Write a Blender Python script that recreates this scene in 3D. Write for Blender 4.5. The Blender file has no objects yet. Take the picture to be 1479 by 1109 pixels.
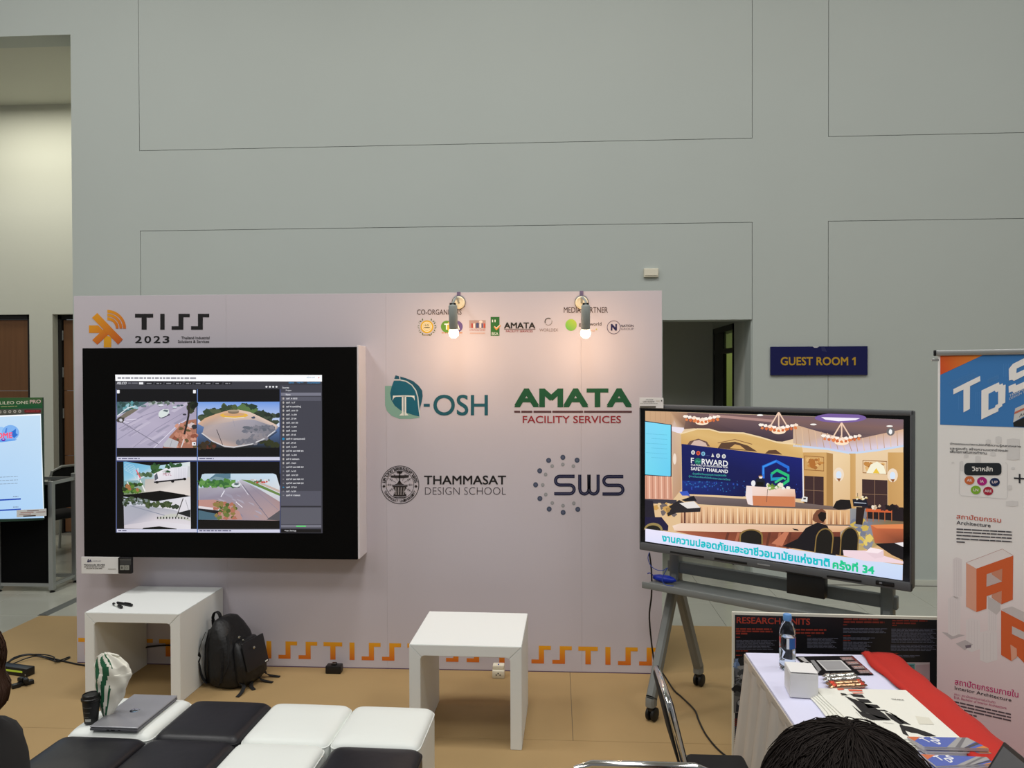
import bpy, bmesh, math, random
from mathutils import Vector as V, Matrix
PI = math.pi
S = bpy.context.scene
COL = S.collection

# ------------------------------------------------------------------ camera, world, lights, exposure
FPX = 1106.26
CAMP, PITCH, ROLL, YAW = V((3.18593, -4.89917, 1.90490)), 0.010995, -0.003013, -0.057674
def cam_axes():
    f = V((math.sin(YAW), math.cos(YAW), 0)); r = V((math.cos(YAW), -math.sin(YAW), 0)); u = V((0, 0, 1))
    f2 = math.cos(PITCH)*f - math.sin(PITCH)*u; u2 = math.cos(PITCH)*u + math.sin(PITCH)*f
    return math.cos(ROLL)*r + math.sin(ROLL)*u2, -math.sin(ROLL)*r + math.cos(ROLL)*u2, f2
CR, CU, CF = cam_axes()
cd = bpy.data.cameras.new('camera'); cam = bpy.data.objects.new('camera', cd); COL.objects.link(cam)
cd.sensor_fit = 'HORIZONTAL'; cd.sensor_width = 36; cd.lens = FPX/1479*36; cd.clip_start = .02
cam.matrix_world = Matrix(((CR.x, CU.x, -CF.x, CAMP.x), (CR.y, CU.y, -CF.y, CAMP.y), (CR.z, CU.z, -CF.z, CAMP.z), (0, 0, 0, 1)))
S.camera = cam
wd = bpy.data.worlds.new('hall_ambient'); S.world = wd; wd.use_nodes = True
wd.node_tree.nodes['Background'].inputs[0].default_value = (.93, .97, 1.0, 1)
wd.node_tree.nodes['Background'].inputs[1].default_value = .175
S.view_settings.view_transform = 'Standard'; S.view_settings.look = 'None'
S.view_settings.gamma = 1; S.view_settings.exposure = 0; S.view_settings.use_curve_mapping = False
def area(name, loc, sx, sy, power, col=(1, 1, 1), rot=(0, 0, 0)):
    l = bpy.data.lights.new(name, 'AREA'); l.shape = 'RECTANGLE'; l.size = sx; l.size_y = sy; l.energy = power; l.color = col
    o = bpy.data.objects.new(name, l); COL.objects.link(o); o.location = loc; o.rotation_euler = rot; return o
for ix, x in enumerate((-1.5, 3.0, 7.5)):
    for iy, y in enumerate((-1.6, -5.0, -9.0)):
        area('hall_ceiling_light', (x, y, 7.3), 1.5, 1.5, (128, 84, 78)[iy]*(1.15, 1, .8)[ix], (1, .99, .965))
area('recess_ceiling_light', (-2.9, 3.1, 5.12), 1.6, .5, 34, (1, .97, .84))
area('side_room_light', (5.9, 4.6, 2.85), 1.0, 1.0, 9, (1, 1, .7))

# ------------------------------------------------------------------ measuring: a photo point put on a known plane of the room
def ray(x, y): return CF + CR*((x-739.5)/FPX) - CU*((y-554.5)/FPX)
def on_plane(x, y, P, N):
    d = ray(x, y); return CAMP + d*((V(P)-CAMP).dot(N)/d.dot(N))
def onz(x, y, z=0): return on_plane(x, y, (0, 0, z), V((0, 0, 1)))
def ony(x, y, Y=0): return on_plane(x, y, (0, Y, 0), V((0, 1, 0)))
def K(ox, oy, s): return lambda x, y: (ox+x/s, oy+y/s)

# ------------------------------------------------------------------ materials
def lin(c):
    return tuple(((v/255)/12.92 if v/255 <= .04045 else ((v/255+.055)/1.055)**2.4) for v in c[:3]) + (1,)
MATS = {}
def mat(name, c, rough=.6, metal=0, bump=0, bscale=60, var=0, vscale=3, spec=.5, trans=0, ior=1.45, emit=0, coat=0, bdist=.004, wood=0):
    if name in MATS: return MATS[name]
    m = bpy.data.materials.new(name); m.use_nodes = True; nt = m.node_tree; b = nt.nodes['Principled BSDF']
    b.inputs['Base Color'].default_value = lin(c); b.inputs['Roughness'].default_value = rough
    b.inputs['Metallic'].default_value = metal; b.inputs['Specular IOR Level'].default_value = spec
    b.inputs['Transmission Weight'].default_value = trans; b.inputs['IOR'].default_value = ior
    b.inputs['Coat Weight'].default_value = coat
    if emit:
        b.inputs['Emission Color'].default_value = lin(c); b.inputs['Emission Strength'].default_value = emit
    tc = nt.nodes.new('ShaderNodeTexCoord')
    if var:
        n = nt.nodes.new('ShaderNodeTexNoise'); n.inputs['Scale'].default_value = vscale; n.inputs['Detail'].default_value = 4
        if wood:
            mp = nt.nodes.new('ShaderNodeMapping'); mp.inputs['Scale'].default_value = (14, 14, .6)
            nt.links.new(tc.outputs['Object'], mp.inputs[0]); nt.links.new(mp.outputs[0], n.inputs['Vector'])
        else: nt.links.new(tc.outputs['Object'], n.inputs['Vector'])
        mx = nt.nodes.new('ShaderNodeMixRGB'); L = lin(c)
        mx.inputs[1].default_value = tuple(max(0, v*(1-var)) for v in L[:3])+(1,); mx.inputs[2].default_value = tuple(min(1, v*(1+var)) for v in L[:3])+(1,)
        nt.links.new(n.outputs['Fac'], mx.inputs[0]); nt.links.new(mx.outputs[0], b.inputs['Base Color'])
    if bump:
        n = nt.nodes.new('ShaderNodeTexNoise'); n.inputs['Scale'].default_value = bscale; n.inputs['Detail'].default_value = 3
        nt.links.new(tc.outputs['Object'], n.inputs['Vector'])
        bp = nt.nodes.new('ShaderNodeBump'); bp.inputs['Strength'].default_value = bump; bp.inputs['Distance'].default_value = bdist
        nt.links.new(n.outputs['Fac'], bp.inputs['Height']); nt.links.new(bp.outputs[0], b.inputs['Normal'])
    MATS[name] = m; return m
def attr_mat(name, rough=.6, emit=0, spec=.4):
    m = bpy.data.materials.new(name); m.use_nodes = True; nt = m.node_tree; b = nt.nodes['Principled BSDF']
    a = nt.nodes.new('ShaderNodeAttribute'); a.attribute_name = 'Col'
    b.inputs['Roughness'].default_value = rough; b.inputs['Specular IOR Level'].default_value = spec
    if emit:
        b.inputs['Base Color'].default_value = (.01, .01, .01, 1)
        nt.links.new(a.outputs['Color'], b.inputs['Emission Color']); b.inputs['Emission Strength'].default_value = emit
    else: nt.links.new(a.outputs['Color'], b.inputs['Base Color'])
    return m
PRINT = attr_mat('printed_ink', .65); GLOSSPRINT = attr_mat('gloss_print', .3); SCREEN = attr_mat('lit_screen', .25, 1.0, .3)
wallpaint = mat('grey_wall_paint', (183, 190, 185), .75, bump=.12, bscale=9, var=.025, vscale=1.3, bdist=.01)
recesspaint = mat('cream_wall_paint', (205, 206, 194), .8, bump=.1, bscale=12, bdist=.01)
darkpaint = mat('corridor_wall_paint', (206, 209, 202), .8)
tilem = mat('glossy_floor_tile', (176, 176, 164), .14, var=.07, vscale=2.5, spec=.6)
tilem2 = mat('glossy_floor_tile_dark', (150, 150, 140), .16, var=.06, vscale=2.5, spec=.6)
groutm = mat('floor_grout', (118, 116, 108), .8)
kraft = mat('kraft_floor_covering', (162, 135, 92), .75, bump=.25, bscale=3.5, var=.09, vscale=2.2, bdist=.012)
whitep = mat('white_painted_board', (230, 233, 231), .55, bump=.08, bscale=40)
fabricw = mat('printed_backdrop_fabric', (201, 194, 202), .8, bump=.1, bscale=1.6, bdist=.03)
blackfab = mat('black_velvet_fabric', (11, 11, 11), .95, bump=.15, bscale=300, spec=.1)
whiteleather = mat('white_leatherette', (226, 230, 226), .45, bump=.25, bscale=7, bdist=.012)
blackleather = mat('black_leatherette', (21, 21, 27), .42, bump=.25, bscale=7, bdist=.012)
blackplastic = mat('black_plastic', (18, 18, 20), .4)
darkgrey = mat('dark_grey_metal', (92, 94, 97), .5, metal=.1)
standgrey = mat('grey_powder_coated_steel', (124, 128, 127), .45, metal=.15)
alu = mat('brushed_aluminium', (176, 178, 176), .38, metal=.75)
chrome = mat('polished_chrome', (225, 225, 225), .12, metal=1)
wood = mat('brown_wood_veneer', (112, 77, 49), .45, var=.22, vscale=2.0, wood=1)
creamp = mat('cream_plastic', (226, 220, 200), .5)
whitepl = mat('white_plastic', (225, 226, 222), .4)
clothw = mat('white_tablecloth', (214, 214, 238), .85, bump=.2, bscale=5, bdist=.01)
skirtm = mat('satin_table_skirt', (184, 177, 168), .4)
redcloth = mat('red_cloth', (186, 36, 25), .7, bump=.25, bscale=9, bdist=.01)
papercard = mat('white_card', (226, 225, 224), .7)
canvas = mat('cream_canvas', (228, 227, 217), .85, bump=.15, bscale=120)
navy = mat('navy_acrylic', (16, 18, 78), .2, coat=.4)
silver = mat('silver_laptop_lid', (172, 172, 178), .4, metal=.6)
skin = mat('skin', (186, 140, 112), .55)
hairdark = mat('dark_hair', (30, 23, 20), .7, spec=.2)
hairbrown = mat('brown_hair', (66, 44, 32), .6, spec=.3)
blackcloth = mat('black_cotton', (20, 20, 22), .85)
greencab = mat('dark_green_plastic', (30, 62, 50), .5)
bagblack = mat('black_nylon', (15, 15, 17), .5, bump=.5, bscale=14, bdist=.02)
bluepl = mat('blue_plastic', (16, 46, 170), .4)
glass = mat('clear_plastic', (240, 246, 250), .04, trans=1, ior=1.3)

# ------------------------------------------------------------------ geometry helpers
def BM(): return bmesh.new()
def box(bm, a, b, M=None):
    vs = [bm.verts.new((x, y, z)) for z in (a[2], b[2]) for y in (a[1], b[1]) for x in (a[0], b[0])]
    if M:
        for v in vs: v.co = M @ v.co
    for f in ((0, 2, 3, 1), (4, 5, 7, 6), (0, 1, 5, 4), (2, 6, 7, 3), (0, 4, 6, 2), (1, 3, 7, 5)): bm.faces.new([vs[i] for i in f])
    return bm
def bbox(a, b, r=.005, seg=2, M=None):
    bm = BM(); box(bm, a, b)
    if r: bmesh.ops.bevel(bm, geom=bm.edges[:], offset=r, segments=seg, profile=.5, affect='EDGES')
    if M: bm.transform(M)
    return bm
def join(*bms):
    out = BM()
    for b in bms:
        me = bpy.data.meshes.new('tmp'); b.to_mesh(me); out.from_mesh(me); bpy.data.meshes.remove(me); b.free()
    return out
def tube(pts, r, n=8, bm=None, closed=False):
    bm = bm or BM(); pts = [V(p) for p in pts]; N = len(pts); rr = r if isinstance(r, (list, tuple)) else [r]*N
    rings = []; up = None
    for i, p in enumerate(pts):
        a = pts[i-1] if (i > 0 or closed) else p; b = pts[(i+1) % N] if (i < N-1 or closed) else p
        t = (b-a).normalized()
        if up is None: up = t.orthogonal().normalized()
        up = (up - t*up.dot(t)); up = up.normalized() if up.length > 1e-6 else t.orthogonal().normalized()
        s = t.cross(up)
        rings.append([bm.verts.new(p + (up*math.cos(2*PI*k/n)+s*math.sin(2*PI*k/n))*rr[i]) for k in range(n)])
    for i in range(N if closed else N-1):
        A, B = rings[i], rings[(i+1) % N]
        for k in range(n): bm.faces.new((A[k], A[(k+1) % n], B[(k+1) % n], B[k]))
    if not closed: bm.faces.new(rings[0][::-1]); bm.faces.new(rings[-1])
    return bm
def smooth_path(pts, n=6):
    pts = [V(p) for p in pts]; out = []
    for i in range(len(pts)-1):
        p0 = pts[max(i-1, 0)]; p1 = pts[i]; p2 = pts[i+1]; p3 = pts[min(i+2, len(pts)-1)]
        for k in range(n):
            t = k/n; out.append(.5*((2*p1)+(p2-p0)*t+(2*p0-5*p1+4*p2-p3)*t*t+(3*p1-p0-3*p2+p3)*t**3))
    return out+[pts[-1]]
def lathe(prof, n=24, M=None, bm=None):
    bm = bm or BM(); rings = []
    for r, z in prof: rings.append([bm.verts.new((max(r, 1e-4)*math.cos(2*PI*k/n), max(r, 1e-4)*math.sin(2*PI*k/n), z)) for k in range(n)])
    for A, B in zip(rings, rings[1:]):
        for k in range(n): bm.faces.new((A[k], A[(k+1) % n], B[(k+1) % n], B[k]))
    bm.faces.new(rings[0][::-1]); bm.faces.new(rings[-1])
    if M: bm.transform(M)
    return bm
def prism(poly, d, frame=None, bm=None):
    """polygon in (u,v) extruded by d along w; frame = 4x4 from (u,v,w)"""
    bm = bm or BM(); F = frame or Matrix.Identity(4)
    A = [bm.verts.new(F @ V((u, v, 0))) for u, v in poly]; B = [bm.verts.new(F @ V((u, v, d))) for u, v in poly]
    n = len(poly); bm.faces.new(A[::-1]); bm.faces.new(B)
    for k in range(n): bm.faces.new((A[k], A[(k+1) % n], B[(k+1) % n], B[k]))
    return bm
def loft(secs, bm=None):
    """list of equal-length rings of points"""
    bm = bm or BM(); R = [[bm.verts.new(p) for p in s] for s in secs]; n = len(R[0])
    for A, B in zip(R, R[1:]):
        for k in range(n): bm.faces.new((A[k], A[(k+1) % n], B[(k+1) % n], B[k]))
    bm.faces.new(R[0][::-1]); bm.faces.new(R[-1]); return bm
def ring(cx, cy, z, a, b, e=2.6, n=28):
    o = []
    for k in range(n):
        t = 2*PI*k/n; c, s = math.cos(t), math.sin(t)
        o.append(V((cx+a*math.copysign(abs(c)**(2/e), c), cy+b*math.copysign(abs(s)**(2/e), s), z)))
    return o
def frame(O, U, W, N): # columns
    return Matrix(((U[0], W[0], N[0], O[0]), (U[1], W[1], N[1], O[1]), (U[2], W[2], N[2], O[2]), (0, 0, 0, 1)))
TM = {}
def thing(name, label, cat, loc=(0, 0, 0), rz=0, group=None, kind=None):
    o = bpy.data.objects.new(name, None); COL.objects.link(o); o.empty_display_size = .1
    o.location = loc; o.rotation_euler = (0, 0, rz)
    if label: o['label'] = label
    if cat: o['category'] = cat
    if group: o['group'] = group
    if kind: o['kind'] = kind
    TM[o.name] = Matrix.Translation(V(loc)) @ Matrix.Rotation(rz, 4, 'Z'); return o
def obj(name, bm, m, parent=None, w=False, smooth=False, label=None):
    """link one mesh object; w=True: geometry is given in room coordinates and brought into the parent's frame"""
    if isinstance(bm, bpy.types.Mesh): me = bm
    else:
        bmesh.ops.recalc_face_normals(bm, faces=bm.faces[:]); me = bpy.data.meshes.new(name); bm.to_mesh(me); bm.free()
    o = bpy.data.objects.new(name, me); COL.objects.link(o)
    if m and not me.materials: me.materials.append(m)
    if parent:
        o.parent = parent; TM[o.name] = TM[parent.name]
        if w: me.transform(TM[parent.name].inverted())
    else: TM[o.name] = Matrix.Identity(4)
    if smooth:
        me.polygons.foreach_set('use_smooth', [True]*len(me.polygons))
        if smooth == 'a': me.set_sharp_from_angle(angle=math.radians(38))
    if label: o['label'] = label
    return o
def tag(o, label, cat, group=None, kind=None):
    if label: o['label'] = label
    if cat: o['category'] = cat
    if group: o['group'] = group
    if kind: o['kind'] = kind
    return o
def recentre(o):
    """put a one-mesh thing's origin at the middle of its base"""
    vs = [v.co for v in o.data.vertices]
    c = V(((min(v.x for v in vs)+max(v.x for v in vs))/2, (min(v.y for v in vs)+max(v.y for v in vs))/2, min(v.z for v in vs)))
    o.data.transform(Matrix.Translation(-c)); o.location = c; TM[o.name] = Matrix.Translation(c); return o
def struct(name, bm, m, parent=None, smooth=False):
    o = obj(name, bm, m, parent, smooth=smooth)
    if not parent: o['kind'] = 'structure'
    return o
def copy_tree(o, parent=None, **kw):
    c = o.copy(); COL.objects.link(c); TM[c.name] = TM[o.name]
    if parent: c.parent = parent
    for k, v in kw.items(): c[k] = v
    for ch in o.children: copy_tree(ch, c)
    return c
# text as outlines
TXT = {}
def text2d(s, res=3, bold=0, shear=0):
    key = (s, res, bold, shear)
    if key not in TXT:
        c = bpy.data.curves.new('t', 'FONT'); c.body = s; c.resolution_u = res; c.offset = min(0, bold); c.shear = shear
        o = bpy.data.objects.new('t', c); COL.objects.link(o)
        e = o.evaluated_get(bpy.context.evaluated_depsgraph_get()); m = e.to_mesh()
        vs = [(v.co.x, v.co.y) for v in m.vertices]; fs = [tuple(p.vertices) for p in m.polygons]; e.to_mesh_clear()
        bpy.data.objects.remove(o); bpy.data.curves.remove(c)
        x0 = min(v[0] for v in vs); x1 = max(v[0] for v in vs); y0 = min(v[1] for v in vs); y1 = max(v[1] for v in vs)
        TXT[key] = ([((x-x0)/(x1-x0), (y-y0)/(y1-y0)) for x, y in vs], fs); TXT[key+('size',)] = (x1-x0, y1-y0)
    return TXT[key]
class Print:
    """flat coloured shapes on a plane: O origin, U right, W up, N towards the viewer; layers lie a hair apart"""
    def __init__(s, O, U, W, N, step=.0004):
        s.O, s.U, s.W, s.N = V(O), V(U).normalized(), V(W).normalized(), V(N).normalized(); s.v = []; s.f = []; s.c = []; s.step = step; s.k = lambda x, y: (x, y)
    def p(s, x, y):
        x, y = s.k(x, y); q = on_plane(x, y, s.O, s.N)-s.O; return q.dot(s.U), q.dot(s.W)
    def raw(s, pts, fs, col, L):
        n = len(s.v); g = not isinstance(col[0], (int, float))
        if g and len(col) != len(pts): col = [col[min(len(col)-1, int(i*len(col)/len(pts)))] for i in range(len(pts))]
        for i, (u, w) in enumerate(pts):
            s.v.append(s.O+s.U*u+s.W*w+s.N*(s.step*(L+1))); s.c.append(lin(col[i]) if g else lin(col))
        s.f += [tuple(n+i for i in f) for f in fs]
    def uvpoly(s, pts, col, L=1): s.raw(pts, [tuple(range(len(pts)))], col, L)
    def poly(s, pts, col, L=1): s.uvpoly([s.p(*q) for q in pts], col, L)
    def rect(s, x0, y0, x1, y1, col, L=1): s.poly([(x0, y1), (x1, y1), (x1, y0), (x0, y0)], col, L)
    def rrect(s, x0, y0, x1, y1, r, col, L=1, n=5):
        P = []
        for cx, cy, a in ((x1-r, y0+r, -PI/2), (x1-r, y1-r, 0), (x0+r, y1-r, PI/2), (x0+r, y0+r, PI)):
            for i in range(n+1): t = a+PI/2*i/n; P.append((cx+r*math.cos(t), cy+r*math.sin(t)))
        s.poly(P, col, L)
    def disc(s, x, y, rx, ry, col, L=1, n=24): s.poly([(x+rx*math.cos(2*PI*i/n), y-ry*math.sin(2*PI*i/n)) for i in range(n)], col, L)
    def annulus(s, x, y, r0, r1, col, L=1, n=32, a0=0, a1=2*PI, asp=1):
        A = [s.p(x+r0*math.cos(a0+(a1-a0)*i/n), y-asp*r0*math.sin(a0+(a1-a0)*i/n)) for i in range(n+1)]
        B = [s.p(x+r1*math.cos(a0+(a1-a0)*i/n), y-asp*r1*math.sin(a0+(a1-a0)*i/n)) for i in range(n+1)]
        m = n+1; s.raw(A+B, [(i, m+i, m+i+1, i+1) for i in range(n)], col, L)
    def stroke(s, pts, wd, col, L=1):
        P = [V(q) for q in pts]; A, B = [], []
        for i, q in enumerate(P):
            t = (P[min(i+1, len(P)-1)]-P[max(i-1, 0)]).normalized(); nn = V((-t.y, t.x))*wd/2
            if 0 < i < len(P)-1:
                d0 = (P[i]-P[i-1]).normalized(); d1 = (P[i+1]-P[i]).normalized(); cs = math.sqrt(max(.3, (1+d0.dot(d1))/2)); nn = nn/cs
            A.append(s.p(*(q+nn))); B.append(s.p(*(q-nn)))
        m = len(P); s.raw(A+B, [(i, i+1, m+i+1, m+i) for i in range(m-1)], col, L)
    def blob(s, x, y, rx, ry, col, L=1, n=18, j=.25, seed=1):
        R = random.Random(seed); s.poly([(x+rx*(1+R.uniform(-j, j))*math.cos(2*PI*i/n), y+ry*(1+R.uniform(-j, j))*math.sin(2*PI*i/n)) for i in range(n)], col, L)
    def tuft(s, x0, y0, x1, y1, cols, n, r, L=1, seed=1):
        R = random.Random(seed)
        for i in range(n): s.blob(R.uniform(x0, x1), R.uniform(y0, y1), r*R.uniform(.6, 1.3), r*R.uniform(.5, 1.1), R.choice(cols), L+.02*i, 9, .35, seed*77+i)
    def text(s, t, bl, br, tl, col, L=2, res=3, bold=0, shear=0):
        """fit the outline of t into the quad with these photo corners"""
        a = V(s.p(*bl)); b = V(s.p(*br))-a; c = V(s.p(*tl))-a; vs, fs = text2d(t, res, min(0, bold), shear)
        tw, th = TXT[(t, res, min(0, bold), shear, 'size')]; k = max(0, bold)*1.2; kx, ky = k/tw, k/th
        for i, (dx, dy) in enumerate(((-1, -1), (1, -1), (1, 1), (-1, 1), (0, 0)) if k else ((0, 0),)):   # heavier weight: the outline repeated a little to each side
            s.raw([tuple(a+b*((x-.5)*(1-2*kx)+.5+dx*kx)+c*((y-.5)*(1-2*ky)+.5+dy*ky)) for x, y in vs], fs, col, L+.03*i)
    def tbox(s, t, x0, y0, x1, y1, col, L=2, **k): s.text(t, (x0, y1), (x1, y1), (x0, y0), col, L, **k)
    def bars(s, x0, y0, x1, y1, col, L=2, seed=0, tilt=0, wmin=3, wmax=9, gap=1.2):
        """a line of print too small to read: word-long dashes"""
        R = random.Random(seed); x = x0
        while x < x1-1:
            e = min(x1, x+R.uniform(wmin, wmax)); d0 = tilt*(x-x0); d1 = tilt*(e-x0)
            s.poly([(x, y1+d0), (e, y1+d1), (e, y0+d1), (x, y0+d0)], col, L); x = e+gap
    def build(s, name, m, parent=None, label=None):
        me = bpy.data.meshes.new(name); me.from_pydata([tuple(v) for v in s.v], [], s.f); me.update()
        if parent: me.transform(TM[parent.name].inverted())
        a = me.color_attributes.new('Col', 'FLOAT_COLOR', 'POINT'); a.data.foreach_set('color', [c for q in s.c for c in q])
        me.materials.append(m); return obj(name, me, None, parent, label=label)
X1, Y1, Z1 = V((1, 0, 0)), V((0, 1, 0)), V((0, 0, 1))

# ------------------------------------------------------------------ the hall
YW = 2.2
fl = struct('floor', box(BM(), (-8, -12, -.06), (12, 4.3, -.003)), groutm)
tb = bbox((-.2985, -.2985, -.012), (.2985, .2985, 0), .0015, 1)
tile0 = None; R = random.Random(4)
for i in range(-8, 16):
    for j in range(-3, 7):
        x, y = -.93-.3+.6*i, .66+.6*j
        left = i <= 1 and x > -4.6 and (x < -.93 or y > .9) and y < 4.0
        right = x > 3.3 and x < 8.2 and (y > .9) and (y < YW-.05 or (4.0 < x < 5.1 and y < 4))
        if not (left or right): continue
        if tile0 is None: t = tile0 = obj('tile', tb, tilem, fl)
        else: t = obj('tile', tile0.data, None, fl)
        t.location = (x, y, 0)
wb = BM()
box(wb, (-1.44, YW+.015, 0), (4.16, YW+.25, 7.5)); box(wb, (4.962, YW+.015, 0), (11, YW+.25, 7.5)); box(wb, (4.16, YW+.015, 2.41), (4.962, YW+.25, 7.5))
box(wb, (-8, YW, 5.175), (-1.44, YW+.25, 7.5))
g = .005
box(wb, (-1.44, YW, 0), (-.766-g, YW+.015, 7.5)); box(wb, (-.766-g, YW, 3.29+g), (11, YW+.015, 4.058-g))
box(wb, (4.967+g, YW, 0), (5.65-g, YW+.015, 3.29+g)); box(wb, (4.967+g, YW, 4.058-g), (5.65-g, YW+.015, 7.5))
box(wb, (-.766-g, YW, 6.6), (4.967+g, YW+.015, 7.5)); box(wb, (5.65-g, YW, 6.6), (11, YW+.015, 7.5))
wall = struct('wall_back', wb, wallpaint)
def wpanel(x0, x1, z0, z1, notch=None):
    P = [(x0, z0), (x1, z0), (x1, z1), (x0, z1)]
    if notch: P = [(x0, z0), (notch[0], z0), (notch[0], notch[1]), (x1, notch[1]), (x1, z1), (x0, z1)]
    obj('wall_panel', prism(P, .015, frame((0, YW+.015, 0), X1, Z1, -Y1)), wallpaint, wall)
wpanel(-.766, 4.967, 4.058, 6.59); wpanel(-.766, 4.967, 0, 3.29, (4.16, 2.41)); wpanel(5.65, 10.9, 4.058, 6.59); wpanel(5.65, 10.9, 0, 3.29)
struct('baseboard_back', box(BM(), (4.972, YW-.012, 0), (10.9, YW, .05)), recesspaint)
# corridor seen through the doorway, with the side room's black door
cr = BM()
box(cr, (4.0, 3.92, 0), (5.1, 4.1, 3)); box(cr, (3.9, YW+.25, 0), (4.0, 4.1, 3)); box(cr, (3.9, YW+.25, 2.75), (5.2, 4.1, 3))
box(cr, (4.962, YW+.25, 0), (5.08, 2.88, 2.75)); box(cr, (4.962, 3.86, 0), (5.08, 4.1, 2.75)); box(cr, (4.962, 2.88, 2.42), (5.08, 3.86, 2.75))
struct('wall_corridor', cr, darkpaint)
sr = BM(); box(sr, (7.2, 2.46, 0), (7.3, 6, 3)); box(sr, (5.08, 5.9, 0), (7.3, 6, 3)); box(sr, (5.0, 2.46, 2.9), (7.3, 6, 3)); box(sr, (5.0, 4.1, 0), (5.08, 6, 3)); box(sr, (5.08, 2.452, 0), (7.3, 2.47, 3)); box(sr, (5.08, 2.46, -.05), (7.3, 6, 0))
struct('wall_side_room', sr, mat('pale_green_wall_paint', (188, 200, 140), .7))
dm = mat('black_door_paint', (12, 12, 12), .4)
d3 = thing('door_3', None, None, (5.02, 3.37, 0), 0, kind='structure')
b = BM(); box(b, (4.95, 2.88, 0), (5.09, 2.91, 2.42)); box(b, (4.95, 3.8, 0), (5.09, 3.86, 2.42)); box(b, (4.95, 2.88, 2.36), (5.09, 3.86, 2.42)); box(b, (4.95, 2.91, 2.13), (5.0, 3.8, 2.18))
obj('door_frame', b, dm, d3, w=True)
obj('door_leaf', bbox((4.955, 3.36, 0.01), (4.985, 3.8, 2.36), .004), dm, d3, w=True)
obj('glass_pane', bbox((4.97, 2.915, 2.185), (4.976, 3.355, 2.355), 0), glass, d3, w=True)
# recess on the left with two wooden doors
rc = BM()
def wallgap(bm, x0, x1, y0, y1, z1, holes):
    xs = x0
    for a, b_, h in holes: box(bm, (xs, y0, 0), (a, y1, z1)); box(bm, (a, y0, h), (b_, y1, z1)); xs = b_
    box(bm, (xs, y0, 0), (x1, y1, z1))
wallgap(rc, -8, -1.2, 4.0, 4.2, 5.3, [(-4.75, -3.16, 2.66), (-2.87, -1.75, 2.66)])
box(rc, (-1.44, YW+.25, 0), (-1.24, 4.0, 5.3))
struct('wall_recess', rc, recesspaint)
struct('ceiling_recess', box(BM(), (-8, YW+.25, 5.175), (-1.24, 4.2, 5.35)), recesspaint)
for n, (x0, x1, off) in enumerate(((-4.75, -3.16, .03), (-2.87, -1.75, .1)), 1):
    d = thing('door_%d' % n, None, None, ((x0+x1)/2, 4.1, 0), 0, kind='structure')
    b = BM(); box(b, (x0, 4.0+off, 0), (x0+.045, 4.2, 2.66)); box(b, (x1-.045, 4.0+off, 0), (x1, 4.2, 2.66)); box(b, (x0, 4.0+off, 2.61), (x1, 4.2, 2.66))
    obj('door_frame', b, mat('door_frame_black', (22, 20, 17), .6), d, w=True)  # frame kept near black for the dark gap at the door's edge
    for z0, z1 in ((.01, .94), (.945, 1.735), (1.74, 2.6)):
        obj('door_panel', bbox((x0+.05, 4.03+off, z0), (x1-.05, 4.07+off, z1), .003, 1), wood, d, w=True)
    if n == 2:
        for z in (.5, 1.4, 1.9, 2.35): obj('hinge', bbox((x0+.03, 4.01+off, z), (x0+.055, 4.03+off, z+.12), .002, 1), alu, d, w=True)
struct('ceiling', box(BM(), (-8, -12, 7.5), (12, 4.3, 7.6)), mat('ceiling_paint', (205, 206, 200), .8))
# floor covering and the grey strip in the tiles
ct = thing('floor_covering', 'brown kraft coloured floor covering laid in strips under the stand', 'carpet', (2.5, -2, 0))
ysm = [.962, -.918, -2.8, -4.7, -6.6]
for r_ in range(4):
    for x0, x1 in (((-.93, 8.5),) if r_ else ((-.93, 3.268), (3.27, 8.5))):
        o = obj('covering_strip', bbox((x0, ysm[r_+1]+.0015, 0), (x1, ysm[r_]-.0015, .003), .001, 1), kraft, ct, w=True)
tag(recentre(obj('cable_cover', prism([(-.045, 0), (.045, 0), (.025, .008), (-.025, .008)], 1.35, frame((-.915, .97, 0), X1, Z1, Y1)), mat('grey_rubber', (92, 94, 90), .6))), 'flat grey strip crossing the shiny tiles left of the backdrop', 'cable cover')

# ------------------------------------------------------------------ printed exhibition backdrop
BW, BH = 3.855, 2.44
bd = thing('exhibition_backdrop', 'tall pale printed exhibition backdrop carrying rows of organiser logos', 'backdrop', (BW/2, .03, 0))
xs = [0, 1.03, 2.088, 3.345, BW]
for a, b_ in zip(xs, xs[1:]):
    obj('backdrop_panel', bbox((a+.0002, 0, .0), (b_-.0002, .06, BH), .0006, 1), fabricw, bd, w=True)
for a in (.5, 1.9, 3.3):
    f = BM(); box(f, (a-.02, .06, 0), (a+.02, .10, BH-.1)); box(f, (a-.02, .06, 0), (a+.02, .5, .04)); obj('rear_brace', f, alu, bd, w=True)
p = Print((0, 0, 0), X1, Z1, -Y1)
def og(t): # orange gradient
    a, b_ = (236, 170, 28), (205, 92, 30); t = max(0, min(1, t)); return tuple(a[i]+(b_[i]-a[i])*t for i in range(3))
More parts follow.
